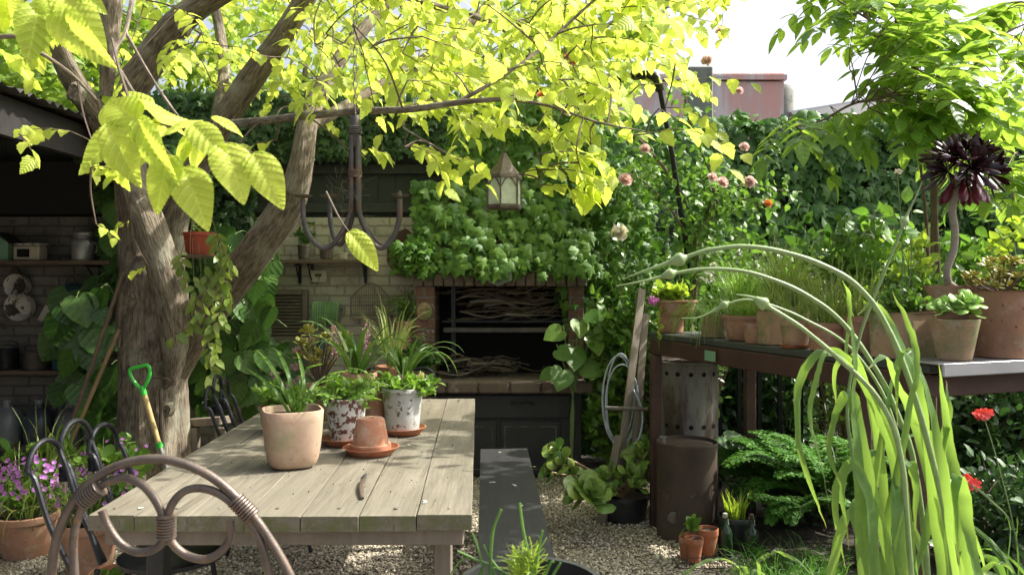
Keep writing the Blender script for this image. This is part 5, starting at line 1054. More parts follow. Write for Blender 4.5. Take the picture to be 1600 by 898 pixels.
t, c = pot('potted_plant', 'dark pot with tall clover leaves close to the foot of the elm', 178, 4.4, .012, .12, .1, .2, 'blackplastic'); bushy(t, c+Vector((0, 0, .20)), (.22, .14, .16), 120, .08, Tround, 'shrub', stems=26); flowers(t, c+Vector((0, 0, .16)), (.24, .14, .18), 22, 'purple', .013)

# ---------------------------------------------------------------- right: potting bench
ZB = 1.10; BA, BB = Vector((.775, 4.55, ZB)), Vector((1.43, 2.80, ZB)); bd = (BB-BA).normalized(); bp = Vector((-bd.y, bd.x, 0))
if bp.x < 0: bp = -bp
BW = .70; BC, BD = BB+bp*BW, BA+bp*BW
t = thing('potting_bench', 'long brown steel framed potting bench crowded with terracotta pots', 'potting bench', (1.4, 3.8, 0))
g = MB()
for k in range(4): a = BA+bp*(.02+k*.175+.08); b = BB+bp*(.02+k*.175+.08); g.bar(a-bd*.03-Vector((0, 0, .016)), b+bd*.02-Vector((0, 0, .016)), .168, .03, bev=.003)
g.build('top_boards', 'benchw', t, False)
zf = ZB-.032-.045
for a, b in ((BA, BB), (BD, BC)): g = MB(); s_ = bp*(.03 if a is BA else -.03); g.bar(a+s_+Vector((0, 0, -.077)), b+s_+Vector((0, 0, -.077)), .04, .085, bev=.003); g.build('side_beam', 'steel', t, False)
for a, b in ((BB, BC), (BA, BD)): g = MB(); s_ = -bd*.03 if a is BB else bd*.03; g.bar(a+s_+bp*.052+Vector((0, 0, -.080)), b+s_-bp*.052+Vector((0, 0, -.080)), .04, .08, bev=.003); g.build('end_beam', 'steel', t, False)
for c in (BA+bp*.03+bd*.03, BB+bp*.03-bd*.04, BC-bp*.03-bd*.04, BD-bp*.03+bd*.03, (BA+BB)/2-bp*(-.03)+bp*.62):
    g = MB(); g.bar((c.x, c.y, .0), (c.x, c.y, ZB-.123), .06, .06, bev=.004); g.build('leg', 'steel', t, False)
g = MB(); q = (BA.lerp(BB, .33))-bp*.012; g.box((q.x+.002, q.y, ZB-.078), (.002, .09, .05), rz=math.atan2(bd.y, bd.x)-R(90)); g.build('name_plate', 'mint', t, False)
g = MB(); a, b = BB+bp*.0, BC+bp*.15; zt = ZB+.006
g.bar(a+bd*.0+Vector((0, 0, .008)), b+Vector((0, 0, .008)), .19, .008, bev=.002); g.bar(a+bd*.088+Vector((0, 0, -.012)), b+bd*.088+Vector((0, 0, -.012)), .014, .046, bev=.004)
tag(g.build('zinc_tray', 'zinc', origin=tuple(a)), 'shiny zinc tray along the near end of the potting bench', 'tray')
def onb(u, v): p = BA+(BB-BA)*u+bp*v; return p.x, p.y      # u along, v across (m)
def bpot(u, v, rt, rb, h, m, label, name='potted_plant', z=ZB, **k):
    x, y = onb(u, v); return pot(name, label, x, y, z, rt, rb, h, m, px_is_x=True, **k)
def u_for(px, v=.12):
    best = min(np.linspace(-.1, 1.2, 400), key=lambda u: abs(800+onb(u, v)[0]/onb(u, v)[1]*F-px)); return best
t, c = bpot(u_for(1048, .13), .13, .082, .07, .115, 'terra2', 'squat terracotta pot at the left end of the potting bench carrying another pot', soil=False, name='flower_pot', cat='flower pot')
x, y = onb(u_for(1058, .16), .16)
t, c = pot('potted_plant', 'terracotta bowl of lime green geranium leaves at the left end of the bench', x, y, ZB+.100, .115, .09, .085, 'terra1', px_is_x=True)
bushy(t, c+Vector((-.02, 0, .05)), (.13, .10, .06), 300, .048, Tround, 'lime', stems=26)
g = MB(); s_ = MB(); e = P(1020, 470, y-.08); s_.tube(cr([c, (c+e)/2+Vector((0, 0, .02)), P(1030, 485, y-.1), e], 4), .002, 4); g.inst(Tpetal, np.array(list(e))+rv(70)*[.022, .022, .015], rv(70), rv(70), .017); g.build('flower_head', 'purple', t); 
l_ = MB(); q = cr([c, P(1030, 490, y-.1), P(1028, 510, y-.12), P(1030, 545, y-.12)], 5); s_.tube(q, .002, 4); l_.inst(Tround, q, rv(len(q)), rv(len(q))+[0, -1, 0], .035); l_.build('trailing_leaves', 'lime', t); s_.build('stalk', 'stem', t)
t, c = bpot(u_for(1115), .12, .068, .064, .13, 'terra3', 'ribbed clay cylinder pot with grass like strands hanging over the bench edge', rim=0)
g = MB()
for k in range(110):
    a = rng.uniform(0, 6.28); d = np.array([math.cos(a)*.8-.5, math.sin(a)*.8-.3, 1.0]); L_ = rng.uniform(.12, .38); g.ribbon(wander(c+Vector((math.cos(a)*.04, math.sin(a)*.04, 0)), d, L_, 9, 3.6, .10), interp([.0022, .002, .0006], 10), (-math.sin(a), math.cos(a), 0))
g.build('strands', 'vinca', t)
t, c = bpot(u_for(1158), .13, .098, .068, .125, 'terra2', 'wide tapered terracotta bowl in front on the bench with low green growth'); tuft(t, c, .08, 160, .06, .16, .0025, 'vinca', 1.2, 1.5)
t, c = bpot(u_for(1178, .06), .055, .042, .036, .095, 'terra2', 'small round bellied clay urn at the front of the bench', name='flower_pot', cat='flower pot', bulge=.12, rim=.2)
x, y = onb(u_for(1206, .10), .10); t, c = pot('planter_box', 'narrow upright mossy square clay planter at the middle of the bench front', x, y, ZB, .054, .054, .155, 'terra3', px_is_x=True, sq=9, rim=0, rz=math.atan2(bd.y, bd.x)); tuft(t, c, .03, 40, .08, .2, .003, 'grassy')
x, y = onb(u_for(1242, .07), .07); saucer('thin clay saucer under the banded pot on the bench', 0, y, ZB, .072, 'terra4', .016, x)
t, c = pot('potted_plant', 'banded mossy clay pot standing on a thin saucer on the bench', x, y, ZB+.009, .066, .05, .115, 'terra3', px_is_x=True, rim=.25); tuft(t, c, .05, 60, .1, .22, .0025, 'grassy')
t, c = bpot(u_for(1295, .10), .10, .084, .072, .12, 'terra2', 'low clay pot with straw coloured grass behind the garlic leaves on the bench', rim=.22); tuft(t, c, .07, 140, .14, .32, .0028, 'grassy')
t, c = bpot(u_for(1345, .15), .15, .072, .064, .15, 'terra2', 'plain reddish clay pot left of the large square pot on the bench'); tuft(t, c, .05, 50, .15, .3, .003, 'grassy')
x, y = onb(u_for(1408, .12), .125); t, c = pot('potted_plant', 'large square brown clay planter with herbs near the bench corner', x, y, ZB+.001, .098, .088, .175, 'terra3', px_is_x=True, sq=7, rim=0, rz=math.atan2(bd.y, bd.x)+.1); bushy(t, c+Vector((0, 0, .06)), (.11, .09, .07), 500, .022, Tround, 'shrub', stems=36)
s_ = MB(); g = MB()
for px, py in ((1402, 270), (1412, 400), (1425, 380)):
    e = P(px, py, y); s_.tube(cr([c, (c+e)/2+Vector((.01, 0, 0)), e], 5), .0022, 5)
g.inst(Tpetal, np.array(list(P(1404, 270, y)))+rv(30)*.008, rv(30)+[0, 0, 1], rv(30), .012); s_.build('flower_stalks', 'stem', t); g.build('bud', 'cream', t)
x, y = 1.672, 2.90; t, c = pot('potted_plant', 'tapered clay pot with pale green fleshy succulent at the bench corner', (1491-800)/F*2.84, 2.84, ZB+.013, .083, .056, .145, 'terra3', px_is_x=True, rim=.0, band=1.0)
g = MB()
for k in range(9): a = k*2.4; rosette(g, c+Vector((math.cos(a)*.05, math.sin(a)*.04-.01, .03+.02*(k % 3))), (math.cos(a)*.7, math.sin(a)*.7-.3, 1), .055, 9, w_=1.3)
g.build('leaves', 'succ', t)
t, c = pot('potted_plant', 'biggest tall terracotta pot at the right edge of the bench', (1566-800)/F*2.95, 2.95, ZB+.013, .125, .092, .245, 'terra2', px_is_x=True, rim=0)
g = MB(); s_ = MB()
for k in range(24):
    e = c+Vector((rng.uniform(-.13, .13), rng.uniform(-.1, .1), rng.uniform(.03, .13))); s_.tube(cr([c+(e-c)*.2, e], 3), .003, 5); rosette(g, e, (rng.normal()*.3, rng.normal()*.3-.2, 1), .035, 13, w_=.8)
g.build('rosettes', 'bronze', t); s_.build('stems', 'rstem', t)
# black aeonium
t, c = pot('potted_plant', 'purple black tree aeonium on a bare ringed stem in a dark clay pot', (1500-800)/F*3.2, 3.2, ZB, .135, .11, .275, 'terra2', px_is_x=True, rim=.3)
ay = 3.12; q = cr([P(1481, 442, ay), P(1480, 420, ay), P(1490, 390, ay), P(1492, 360, ay), P(1488, 325, ay), P(1498, 290, ay), P(1504, 262, ay)], 6); s_ = MB(); s_.tube([c]+[Vector(p) for p in q], [.014]+[.014]*(len(q)-6)+[.012]*6, 12); s_.build('stem', 'aestem', t)
g = MB(); g2 = MB(); hc = np.array(list(P(1506, 268, ay)))
Tspoon = (Tfat[0]*np.array([.42, 1, .5]), Tfat[1])
for ax, off, r_, n in (((-.35, -.3, .75), (-.02, 0, .05), .125, 46), ((.45, -.2, .75), (.055, .02, .05), .115, 42), ((0, -.95, .25), (0, -.05, .01), .11, 40), ((-.9, -.2, .3), (-.06, 0, 0), .10, 34), ((.95, -.2, .15), (.09, 0, -.005), .10, 34), ((0, -.3, -.7), (0, -.01, -.03), .09, 24), ((0, .6, .7), (0, .07, .05), .11, 30)): rosette(g, hc+np.array(off)*1.05, ax, r_*1.18, int(n*.62), Tspoon)
for k in range(16): a = rng.uniform(0, 6.28); g2.inst(Tspoon, A([hc+[math.cos(a)*.03, math.sin(a)*.03, -.02]]), A([(math.cos(a)*.5, math.sin(a)*.5, -1)]), A([(0, -1, .2)]), .12)
g.build('rosettes', 'dark_aeon', t); g2.build('drooping_leaves', 'red_aeon', t)
# second row of pots on the bench
for px, v, rt, h, m, lab, kind in ((1165, .42, .10, .17, 'terra2', 'brown pot of wispy green stems in the back row of the bench, leftmost', 'w'), (1235, .45, .10, .16, 'terra3', 'back row pot with tawny sedge grass in the middle of the bench', 'g'), (1320, .48, .11, .18, 'terra2', 'back row clay pot with leafy salvia left of the square planter', 's'), (1430, .42, .10, .17, 'terra3', 'back row pot of mixed green herbs behind the square planter', 'h'), (1600, .62, .11, .2, 'terra1', 'back row pot at the far right corner of the bench', 'h')):
    t, c = bpot(u_for(px, v), v, rt, rt*.75, h, m, lab)
    if kind == 'w': tuft(t, c, .09, 240, .15, .36, .0022, 'vinca', 1.8, 1.2); bushy(t, c+Vector((0, 0, .1)), (.12, .1, .12), 200, .03, Tellip, 'shrub')
    if kind == 'g': tuft(t, c, .09, 300, .2, .42, .003, 'grassy', 2.0, 1.5)
    if kind == 's': bushy(t, c+Vector((0, 0, .22)), (.2, .15, .22), 420, .06, Tovate, 'shrub', stems=34)
    if kind == 'h': bushy(t, c+Vector((0, 0, .10)), (.16, .14, .12), 500, .032, Tround, 'shrub', stems=34); bushy(t, c+Vector((0, 0, .22)), (.14, .1, .16), 120, .05, Tovate, 'lime', name='upper_leaves', stems=10)
g = MB(); 
g.inst(Tpetal, np.array(list(P(1105, 432, 4.2)))+rv(40)*.03, rv(40), rv(40), .016); tag(g.build('white_blossom', 'white', origin=tuple(P(1105, 432, 4.2))), 'tiny white blossom rising above the left bench pots', 'flower')

# under the bench
dx, dy = (1073-800)/F*4.38, 4.38
t = thing('rusty_drum', 'brown rusted steel drum standing on the gravel under the bench corner', 'drum', (dx, dy, .0)); r = .162; zt = CH-(686-440)/F*4.38
g = MB(); g.lathe((dx, dy, .004), [(r*.99, 0), (r*1.01, .01), (r, .02), (r, zt-.04), (r*1.02, zt-.03), (r*1.02, zt-.015), (r*1.0, zt-.012), (r*.99, zt-.03), (.001, zt-.028)], 48, wob=.004); g.build('shell', 'rust', t)
g = MB(); g.tube([(dx-r*.85, dy-r*.3, zt-.03), (dx-r*.85, dy-r*.3, zt+.02)], .011, 10); g.tube([(dx-r*.85-.02, dy-r*.3, zt+.022), (dx-r*.85+.02, dy-r*.3, zt+.022)], .007, 8); g.build('tap', 'galv', t)
g = MB(); g.lathe((0, 0, 0), [(.03, 0), (.03, .006), (.018, .007)], 20); V = g.v[0]; g.v[0] = np.stack([V[:, 0]-.10+dx, -V[:, 2]+dy-r*.80, V[:, 1]+.14], 1); g.build('bung', 'galv', t)
ix, iy = (1076-800)/F*4.80, 4.80; r = .172; zt = CH-(566-440)/F*4.80
t = thing('incinerator_bin', 'galvanised garden incinerator bin with rows of round holes behind the drum', 'bin', (ix, iy, 0))
g = MB(); g.lathe((ix, iy, .005), [(r, 0), (r, zt-.01), (r*1.025, zt-.006), (r*1.025, zt+.006), (r*.97, zt+.006), (r*.96, .02), (.001, .02)], 48); g.build('shell', 'galv', t)
g = MB()
for zz in (zt-.055, zt-.36):
    for k in range(14):
        a = R(k*360/14+5); q = Vector((ix+math.cos(a)*(r+.0012), iy+math.sin(a)*(r+.0012), zz)); dd = Vector((math.cos(a), math.sin(a), 0)); g.tube([q-dd*.001, q+dd*.0012], .0135, 10)
g.build('air_holes', 'hole', t)
g = MB(); lz_ = zt+.02
for k in range(5): g.lathe((ix, iy, lz_), [(r*(.25+k*.2), 0), (r*(.25+k*.2)+.003, .003), (r*(.25+k*.2), .006)], 36) if False else g.tube([(ix-.02+math.cos(a)*r*(.3+k*.2), iy+math.sin(a)*r*(.3+k*.2), lz_) for a in np.linspace(0, 6.283, 33)], .003, 5)
for k in range(8): a = k*math.pi/8; g.tube([(ix-.02-math.cos(a)*r*1.1, iy-math.sin(a)*r*1.1, lz_+.004), (ix-.02+math.cos(a)*r*1.1, iy+math.sin(a)*r*1.1, lz_+.004)], .0025, 5)
tag(g.build('round_grill', 'rust', origin=(ix, iy, lz_)), 'rusty round wire grill laid on top of the incinerator bin', 'grill')
# planks, hose
for a, b, lab in ((P(1003, 452, 5.05), P(968, 735, 4.75), 'tall weathered plank leaning beside the bench end, the front one'), (P(1008, 490, 5.1), P(990, 740, 4.8), 'weathered plank leaning close to the bench leg behind the front one')):
    d = (b-a).normalized(); e = a+d*(a.z/-d.z); g = MB(); g.bar(a, e+Vector((0, 0, .02)), .046, .022, bev=.002, up=(0, -1, 0)); tag(g.build('leaning_plank', 'oldwood', origin=tuple(e)), lab, 'plank')
g = MB(); a, b = P(968, 680, 4.72), P(955, 745, 4.65); d = (b-a).normalized(); e = a+d*(a.z/-d.z); g.bar(a, e+Vector((0, 0, .01)), .05, .02); tag(g.build('leaning_plank', 'oldwood', origin=tuple(e)), 'short offcut of plank leaning at the foot of the taller planks', 'plank')
g = MB(); g.tube([P(946, 637, 4.85), P(1012, 639, 4.75)], .012, 8); tag(g.build('cross_pole', 'galv', origin=tuple(P(980, 638, 4.8))), 'short metal pole held across the leaning planks', 'pole')
g = MB()
for k, (rx, rz_) in enumerate(((24, 66), (27, 70), (22, 76), (26, 62))):
    pts = [(966+rx*math.cos(a)+2*k, 622+rz_*math.sin(a)+3*k) for a in np.linspace(-math.pi/2, 1.5*math.pi, 26)]; g.tube(cr([P(u, v, 4.95-.012*k) for u, v in pts], 2), .0048, 7)
g.tube(cr([P(985, 600, 4.9), P(1003, 640, 4.85), P(1000, 680, 4.8), P(985, 700, 4.8)], 5), .0065, 7)
tag(g.build('garden_hose', 'hosem', origin=tuple(P(966, 700, 4.9))), 'grey white garden hose coiled and hung beside the leaning planks', 'hose')
# jade plants by the tub
t, c = pot('potted_plant', 'black tub of jade plant with spreading stems on the gravel by the planks', 975, 4.65, .012, .15, .12, .15, 'blackplastic')
g = MB(); s_ = MB()
for px, py, Y, sz in ((870, 708, 4.6, .11), (880, 725, 4.5, .12), (862, 738, 4.55, .10), (893, 740, 4.5, .10), (918, 768, 4.3, .15), (925, 780, 4.25, .16), (905, 775, 4.3, .12), (940, 748, 4.6, .10), (955, 742, 4.6, .10), (985, 740, 4.6, .09), (1000, 715, 4.7, .13), (1003, 745, 4.55, .10), (995, 760, 4.5, .08), (960, 765, 4.5, .07), (1008, 700, 4.7, .1)):
    e = P(px, py, Y); s_.tube(cr([c+Vector((0, 0, -.01)), (c+e)/2+Vector((0, 0, .02)), e], 5), np.linspace(.012, .008, 11), 7); rosette(g, e, (rng.normal()*.6, -.5, .8), sz*.95, 9, (Tfat[0]*np.array([1.35, 1, .55]), Tfat[1]), 1)
s_.build('stems', 'ashw', t); g.build('leaves', 'jade', t)

# small pots cluster
x0, y0 = (1085-800)/F*4.0, 4.0
for px, y, rt, h, tilt, lab in ((1080, 3.98, .042, .085, 0, 'small terracotta pot with a seedling in the wire basket'), (1106, 4.0, .052, .11, 0, 'taller empty terracotta pot at the right of the small pots'), (1084, 3.90, .046, .095, 0, 'small terracotta pot at the front of the wire basket'), (1072, 3.93, .036, .09, 0, 'narrow terracotta pot at the left of the small pots')):
    x = (px-800)/F*y; t, c = pot('small_pot' if 'seed' not in lab else 'potted_plant', lab, x, y, .03, rt, rt*.68, h+.02, 'terra4', px_is_x=True, cat='flower pot' if 'seed' not in lab else 'potted plant', group='small clay pots by the drum', rim=.25)
    if 'seed' in lab: bushy(t, c+Vector((0, 0, .05)), (.05, .04, .03), 14, .06, Tround, 'shrub', stems=5)
t = thing('wire_basket', 'low rusty wire basket holding small terracotta pots by the drum', 'basket', (x0, y0, 0)); g = MB(); bx0, bx1, by0, by1 = .80, 1.02, 3.83, 4.08
for z in (.02, .07):
    g.tube([(bx0, by0, z), (bx1, by0, z), (bx1, by1, z), (bx0, by1, z), (bx0, by0, z)], .0025, 5)
for k in range(7):
    x = bx0+(bx1-bx0)*k/6; g.tube([(x, by0, .02), (x, by0, .07)], .002, 4); g.tube([(x, by0, .02), (x, by1, .02)], .002, 4)
g.build('wires', 'rust', t)
t, c = pot('potted_plant', 'black bucket with a clump of short green shoots beside the bottle', 1150, 4.15, .012, .098, .08, .17, 'blackplastic'); tuft(t, c, .05, 50, .08, .16, .006, 'lime', 2.4, .4)
for px, y, lab in ((1133, 4.02, 'dark green bottle with white stopper standing left of the black bucket'), (1174, 4.0, 'dark green bottle with white stopper standing right of the black bucket')):
    x = (px-800)/F*y; t = thing('glass_bottle', lab, 'bottle', (x, y, .01)); g = MB(); g.lathe((x, y, .01), [(.034, 0), (.036, .008), (.036, .12), (.03, .14), (.014, .165), (.013, .195)], 18); g.build('glass_body', 'bottle', t); g = MB(); g.lathe((x, y, .206), [(.012, 0), (.014, .004), (.012, .022), (.004, .025)], 12); g.tube([(x+.014, y, .20), (x+.018, y, .17)], .0015, 4); g.build('stopper', 'enamel', t)

# ferny plants
def fern(label, c, n, L0, L1, m='fern', leaf=.03, up=.8, dirs=None, fr=16):
    t = thing('ferny_plant', label, 'plant', tuple(c)); g = MB(); s_ = MB()
    for k in range(n):
        a = rng.uniform(0, 6.28) if dirs is None else dirs[k % len(dirs)]+rng.normal()*.2
        d = np.array([math.cos(a), math.sin(a), up*rng.uniform(.6, 1.4)]); L_ = rng.uniform(L0, L1); q = wander(c, d, L_, 16, 1.5*rng.uniform(.6, 1.2), .03); s_.tube(q, np.linspace(.0028, .001, len(q)), 4, cap=False)
        for i in range(4, len(q)):
            td = nrm(q[i]-q[i-1]); sd = nrm(np.cross(td, [0, 0, 1])); f = (i-3)/(len(q)-3); pl = L_*.30*(1-f)**.8*min(1, f*5+.3)+.012
            for sg in (-1, 1):
                d2 = nrm(sd*sg+td*.55+[0, 0, -.08]); m2 = max(3, int(pl/leaf*2.2)); tt = np.linspace(.2, 1, m2)[:, None]; pp = q[i]+d2*pl*tt
                for s2 in (-1, 1): d3 = nrm(np.cross(d2, [0, 0, 1]))*s2*.8+d2*.8; g.inst(Tovate if False else T8, pp, np.repeat([d3], m2, 0)+rng.normal(size=(m2, 3))*.15, np.array([[0, 0, 1.]]*m2)+rng.normal(size=(m2, 3))*.2, leaf*(1.1-.5*tt[:, 0]))
    s_.build('stems', 'stem', t); g.build('fronds', m, t)
fern('large lacy fern like parsley plant arching left under the bench', P(1262, 775, 4.35), 12, .36, .56, dirs=[3.1, 2.9, 3.3, 2.4, 2.0, 1.4, .6], leaf=.042, up=1.0)
fern('second lacy green plant growing behind the garlic leaves under the bench', P(1310, 780, 4.2), 12, .35, .6, leaf=.042, up=1.5)
fern('low lacy herb in front of the black bucket', P(1245, 800, 3.9), 10, .18, .30, leaf=.026, up=.8)
t = thing('fennel_plant', 'feathery low green fennel clump on the ground at bottom right', 'plant', tuple(P(1200, 898, 3.6))); g = MB()
for k in range(1500):
    c = PZ(rng.uniform(1150, 1320), rng.uniform(880, 1020), .02) ; d = (rng.normal()*.5, rng.normal()*.5, 1.2); g.ribbon(wander(c, d, rng.uniform(.10, .22), 6, 1.2, .2), interp([.002, .0016, .0004], 7), rv())
g.build('feathery_leaves', 'fern', t)
g = MB(); s_ = MB()
t = thing('broad_leaf_plant', 'plant with broad dark leaves half hidden between bench legs', 'plant', tuple(P(1160, 760, 4.7)))
for k in range(9): p = P(rng.uniform(1125, 1200), rng.uniform(680, 720), 4.65); g.inst(Theart, A([p]), A([(rng.normal(), -.6, -.3)]), A([(0, -.5, 1)]), .17); s_.tube([p, P(1160, 770, 4.7)], .004, 4)
g.build('leaves', 'heart', t); s_.build('stems', 'stem', t)

# iron fence behind bench + shrubs beyond
t = thing('iron_railing', 'black iron railing of vertical bars behind the potting bench', 'fence', (2.2, 5.2, 0))
fa, fb = Vector((1.15, 5.45, 0)), Vector((3.9, 4.4, 0)); n = 24
for k in range(n): q = fa.lerp(fb, k/(n-1)); g = MB(); g.bar((q.x, q.y, .01), (q.x, q.y, .98), .026, .026); g.build('bar', 'iron', t, False)
for z in (.12, .90): g = MB(); g.bar(fa+Vector((-.05, .0, z)), fb+Vector((.05, 0, z)), .012, .04); g.build('rail', 'iron', t, False)
def shrub(label, c, rad, n, size, T, m, name='shrub', stems=26, stem_m='rstem', base_z=0, **k):
    t = thing(name, label, 'shrub', (c[0], c[1], base_z)); bushy(t, c, rad, n, size, T, m, stems=stems, stem_m=stem_m, c0=(c[0], c[1], base_z), **k); return t
shrub('glossy pale edged shrub beyond the railing at the lower right', (3.0, 5.5, .75), (.75, .45, .75), 2600, .085, Tellip, 'vareg', stems=60)
shrub('dark green shrub behind the railing under the middle of the bench', (1.95, 5.9, .6), (.7, .4, .65), 2200, .09, Tellip, 'darkshrub', stems=50)
shrub('dark shrub filling the corner behind the incinerator bin', (1.2, 5.75, .55), (.5, .3, .6), 1500, .085, Tovate, 'darkshrub', stems=40)
shrub('leafy green vine cloaking the corner between barbecue and hose', (.74, 5.5, .75), (.30, .22, .72), 1300, .085, Tovate, 'shrub', stems=50)
shrub('glossy leaved camellia below the cream rose', (.95, 5.5, 1.15), (.42, .30, .50), 1900, .065, Tellip, 'gloss', stems=60)
shrub('low glossy shrub around the foot of the black pipe', (1.2, 5.08, 1.12), (.34, .12, .40), 900, .055, Tellip, 'gloss', stems=44)
shrub('mixed green shrub in the middle behind the left of the bench', (1.75, 6.0, 1.35), (.6, .4, .50), 2600, .075, Tovate, 'shrub', stems=70)
shrub('dark leaved shrub deep behind the pink roses', (2.4, 6.8, 1.35), (.8, .5, .65), 2400, .12, Tovate, 'gloss', stems=60)
shrub('bright broad leaved shrub behind the bench pots', (2.75, 5.4, 1.50), (.65, .4, .45), 1500, .115, Tovate, 'shrub', stems=50)
shrub('light green shrub at the right edge behind the black aeonium', (3.3, 5.0, 1.45), (.6, .5, .45), 1500, .08, Tellip, 'shrub', stems=50)
shrub('fine leaved bronze tinged shrub just behind the bench pots', (2.05, 4.9, 1.38), (.45, .3, .32), 1700, .045, Tellip, 'bgleaf', stems=50)
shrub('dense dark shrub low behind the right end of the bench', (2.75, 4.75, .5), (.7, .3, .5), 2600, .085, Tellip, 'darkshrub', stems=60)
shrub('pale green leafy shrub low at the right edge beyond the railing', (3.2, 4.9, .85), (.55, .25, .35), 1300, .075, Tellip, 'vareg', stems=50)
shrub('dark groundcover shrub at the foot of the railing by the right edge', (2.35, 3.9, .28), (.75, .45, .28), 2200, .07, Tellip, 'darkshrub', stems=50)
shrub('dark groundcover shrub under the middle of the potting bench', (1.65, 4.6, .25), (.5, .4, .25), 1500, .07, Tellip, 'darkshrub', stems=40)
# big heart plant at right of bbq
t = thing('broad_leaf_plant', 'plant with big pale green leaves beside the right barbecue pillar', 'plant', tuple(P(885, 745, 5.4))); g = MB(); s_ = MB()
for px, py, sz in ((880, 515, .17), (905, 500, .16), (895, 540, .22), (925, 525, .18), (870, 545, .14), (880, 575, .20), (908, 570, .18), (940, 490, .15), (918, 488, .12), (868, 580, .14)):
    p = P(px, py, 5.38+rng.uniform(-.06, .1)); s_.tube(cr([P(893, 740, 5.45), P(895, 620, 5.45), p+Vector((0, .03, .03))], 4), .005, 5); g.inst(Theart, A([p]), A([(rng.normal()*.8, -.4, -.4)]), A([(rng.normal()*.3, -.8, .7)]), sz*.85)
g.build('leaves', 'shrub', t); s_.build('stems', 'stem', t)
# pots beside left pillar
t, c = pot('potted_plant', 'stacked clay pot with sprawling herb mounted beside the left barbecue pillar', 632, 5.75, .98, .075, .055, .13, 'terra2')
bushy(t, c+Vector((0, 0, .12)), (.16, .12, .16), 260, .035, Tovate, 'shrub', stems=26); g = MB(); q = potmesh((632-800)/F*5.75, 5.75, .86, .07, .055, .12); q.build('lower_pot', 'terra3', t)
g = MB(); g.box(((632-800)/F*5.75, 5.90, .845), (.22, .34, .025)); g.build('support', 'oldwood', t, False)
t, c = pot('potted_plant', 'clay pot with broad leaves on the ledge just left of the firebox', 655, 5.5, .60, .075, .06, .13, 'terra2'); bushy(t, c+Vector((.0, 0, .15)), (.16, .1, .13), 130, .075, Tovate, 'heart', stems=16)
g = MB(); g.box((-.66, 5.5, .295), (.24, .24, .59), bev=.01); tag(g.build('brick_plinth', 'brickr', smooth=False, origin=(-.66, 5.5, 0)), 'low brick plinth at the left foot of the barbecue', 'plinth')
# pots on narrow wall shelf
for px, r_, h, lab, pl in ((475, .05, .11, 'grey zinc pot with a small plant on the narrow wall shelf, left', 1), (510, .055, .09, 'wide grey pot in the middle of the narrow wall shelf', 0), (535, .04, .05, 'low cream dish on the narrow wall shelf', 0), (570, .05, .10, 'pale clay pot at the right end of the narrow wall shelf', 0)):
    t, c = pot('small_pot' if not pl else 'potted_plant', lab, px, 6.0, 1.5565, r_, r_*.8, h, 'galv' if px < 520 else 'cream_c', cat='flower pot' if not pl else 'potted plant')
    if pl: bushy(t, c+Vector((0, 0, .1)), (.1, .06, .1), 120, .04, Tovate, 'gloss', stems=14)

# ---------------------------------------------------------------- climbing roses
t = thing('rose_bush', 'climbing rose with pink and apricot blooms tangled over the black pipe', 'rose bush', tuple(P(1085, 600, 5.5)))
s_ = MB(); base = P(1085, 560, 5.55); g = MB()
canes = [[(1085, 560), (1075, 420), (1085, 360), (1060, 290), (1045, 230)], [(1085, 500), (1090, 400), (1100, 350), (1150, 310), (1200, 330)], [(1080, 480), (1085, 400), (1050, 330), (1000, 280), (970, 270)], [(1085, 380), (1120, 330), (1110, 270), (1080, 200), (1070, 130)], [(1100, 350), (1120, 300), (1180, 290), (1230, 300)], [(1060, 290), (1000, 220), (950, 190), (880, 160)], [(1080, 400), (1110, 380), (1115, 300), (1095, 280)]]
for cn in canes:
    q = cr([P(a, b, 5.3+.12*math.sin(i*2+a)) for i, (a, b) in enumerate(cn)], 7); s_.tube(q, np.linspace(.012, .004, len(q)), 6); m_ = len(q)*8; pp = np.repeat(q, 8, 0)+rng.normal(size=(m_, 3))*.08; g.inst(T8, pp, rv(m_)+[0, 0, -.3], rv(m_)*.6+[0, -.3, 1], rng.uniform(.04, .065, m_))
s_.build('canes', 'rstem', t); g.build('leaves', 'lime' if False else 'shrub', t)
def rose(px, py, Y, r, m):
    g = MB(); c = np.array(list(P(px, py, Y)))
    rosette(g, c, (rng.normal()*.3, -.8, .35), r, 30, (Tpetal[0]*np.array([1.35, 1, 1.5]), Tpetal[1])); g.inst(Tpetal, c+rv(36)*r*.35, rv(36), rv(36), r*.55); return g.build('rose', m, t)
for px, py, m, r in ((977, 281, 'pink', .05), (1113, 277, 'pink', .035), (1129, 285, 'pink', .042), (1171, 285, 'pink', .045), (1105, 95, 'pink', .042), (1127, 50, 'pink', .045), (890, 91, 'orange', .04), (895, 98, 'orange', .035), (849, 150, 'orange', .045), (885, 174, 'pink', .042), (1008, 233, 'pink', .038), (1163, 230, 'pink', .035), (1200, 318, 'orange', .03), (1155, 142, 'pink', .03)): rose(px, py, 5.0, r*.95, m)
t = thing('rose_bush', 'rose stem with one large cream bloom above the left bench pots', 'rose bush', tuple(P(985, 600, 5.2)))
g = MB(); s_ = MB(); q = cr([P(1000, 560, 5.2), P(990, 450, 5.2), P(978, 400, 5.1), P(968, 372, 5.0)], 6); s_.tube(q, .004, 5); g.inst(T8, np.repeat(q, 6, 0)+rng.normal(size=(len(q)*6, 3))*.05, rv(len(q)*6), rv(len(q)*6)+[0, 0, 1], .05); s_.build('cane', 'stem', t); g.build('leaves', 'gloss', t); rose(968, 364, 5.0, .062, 'cream'); rose(1115, 415, 4.4, .02, 'white')

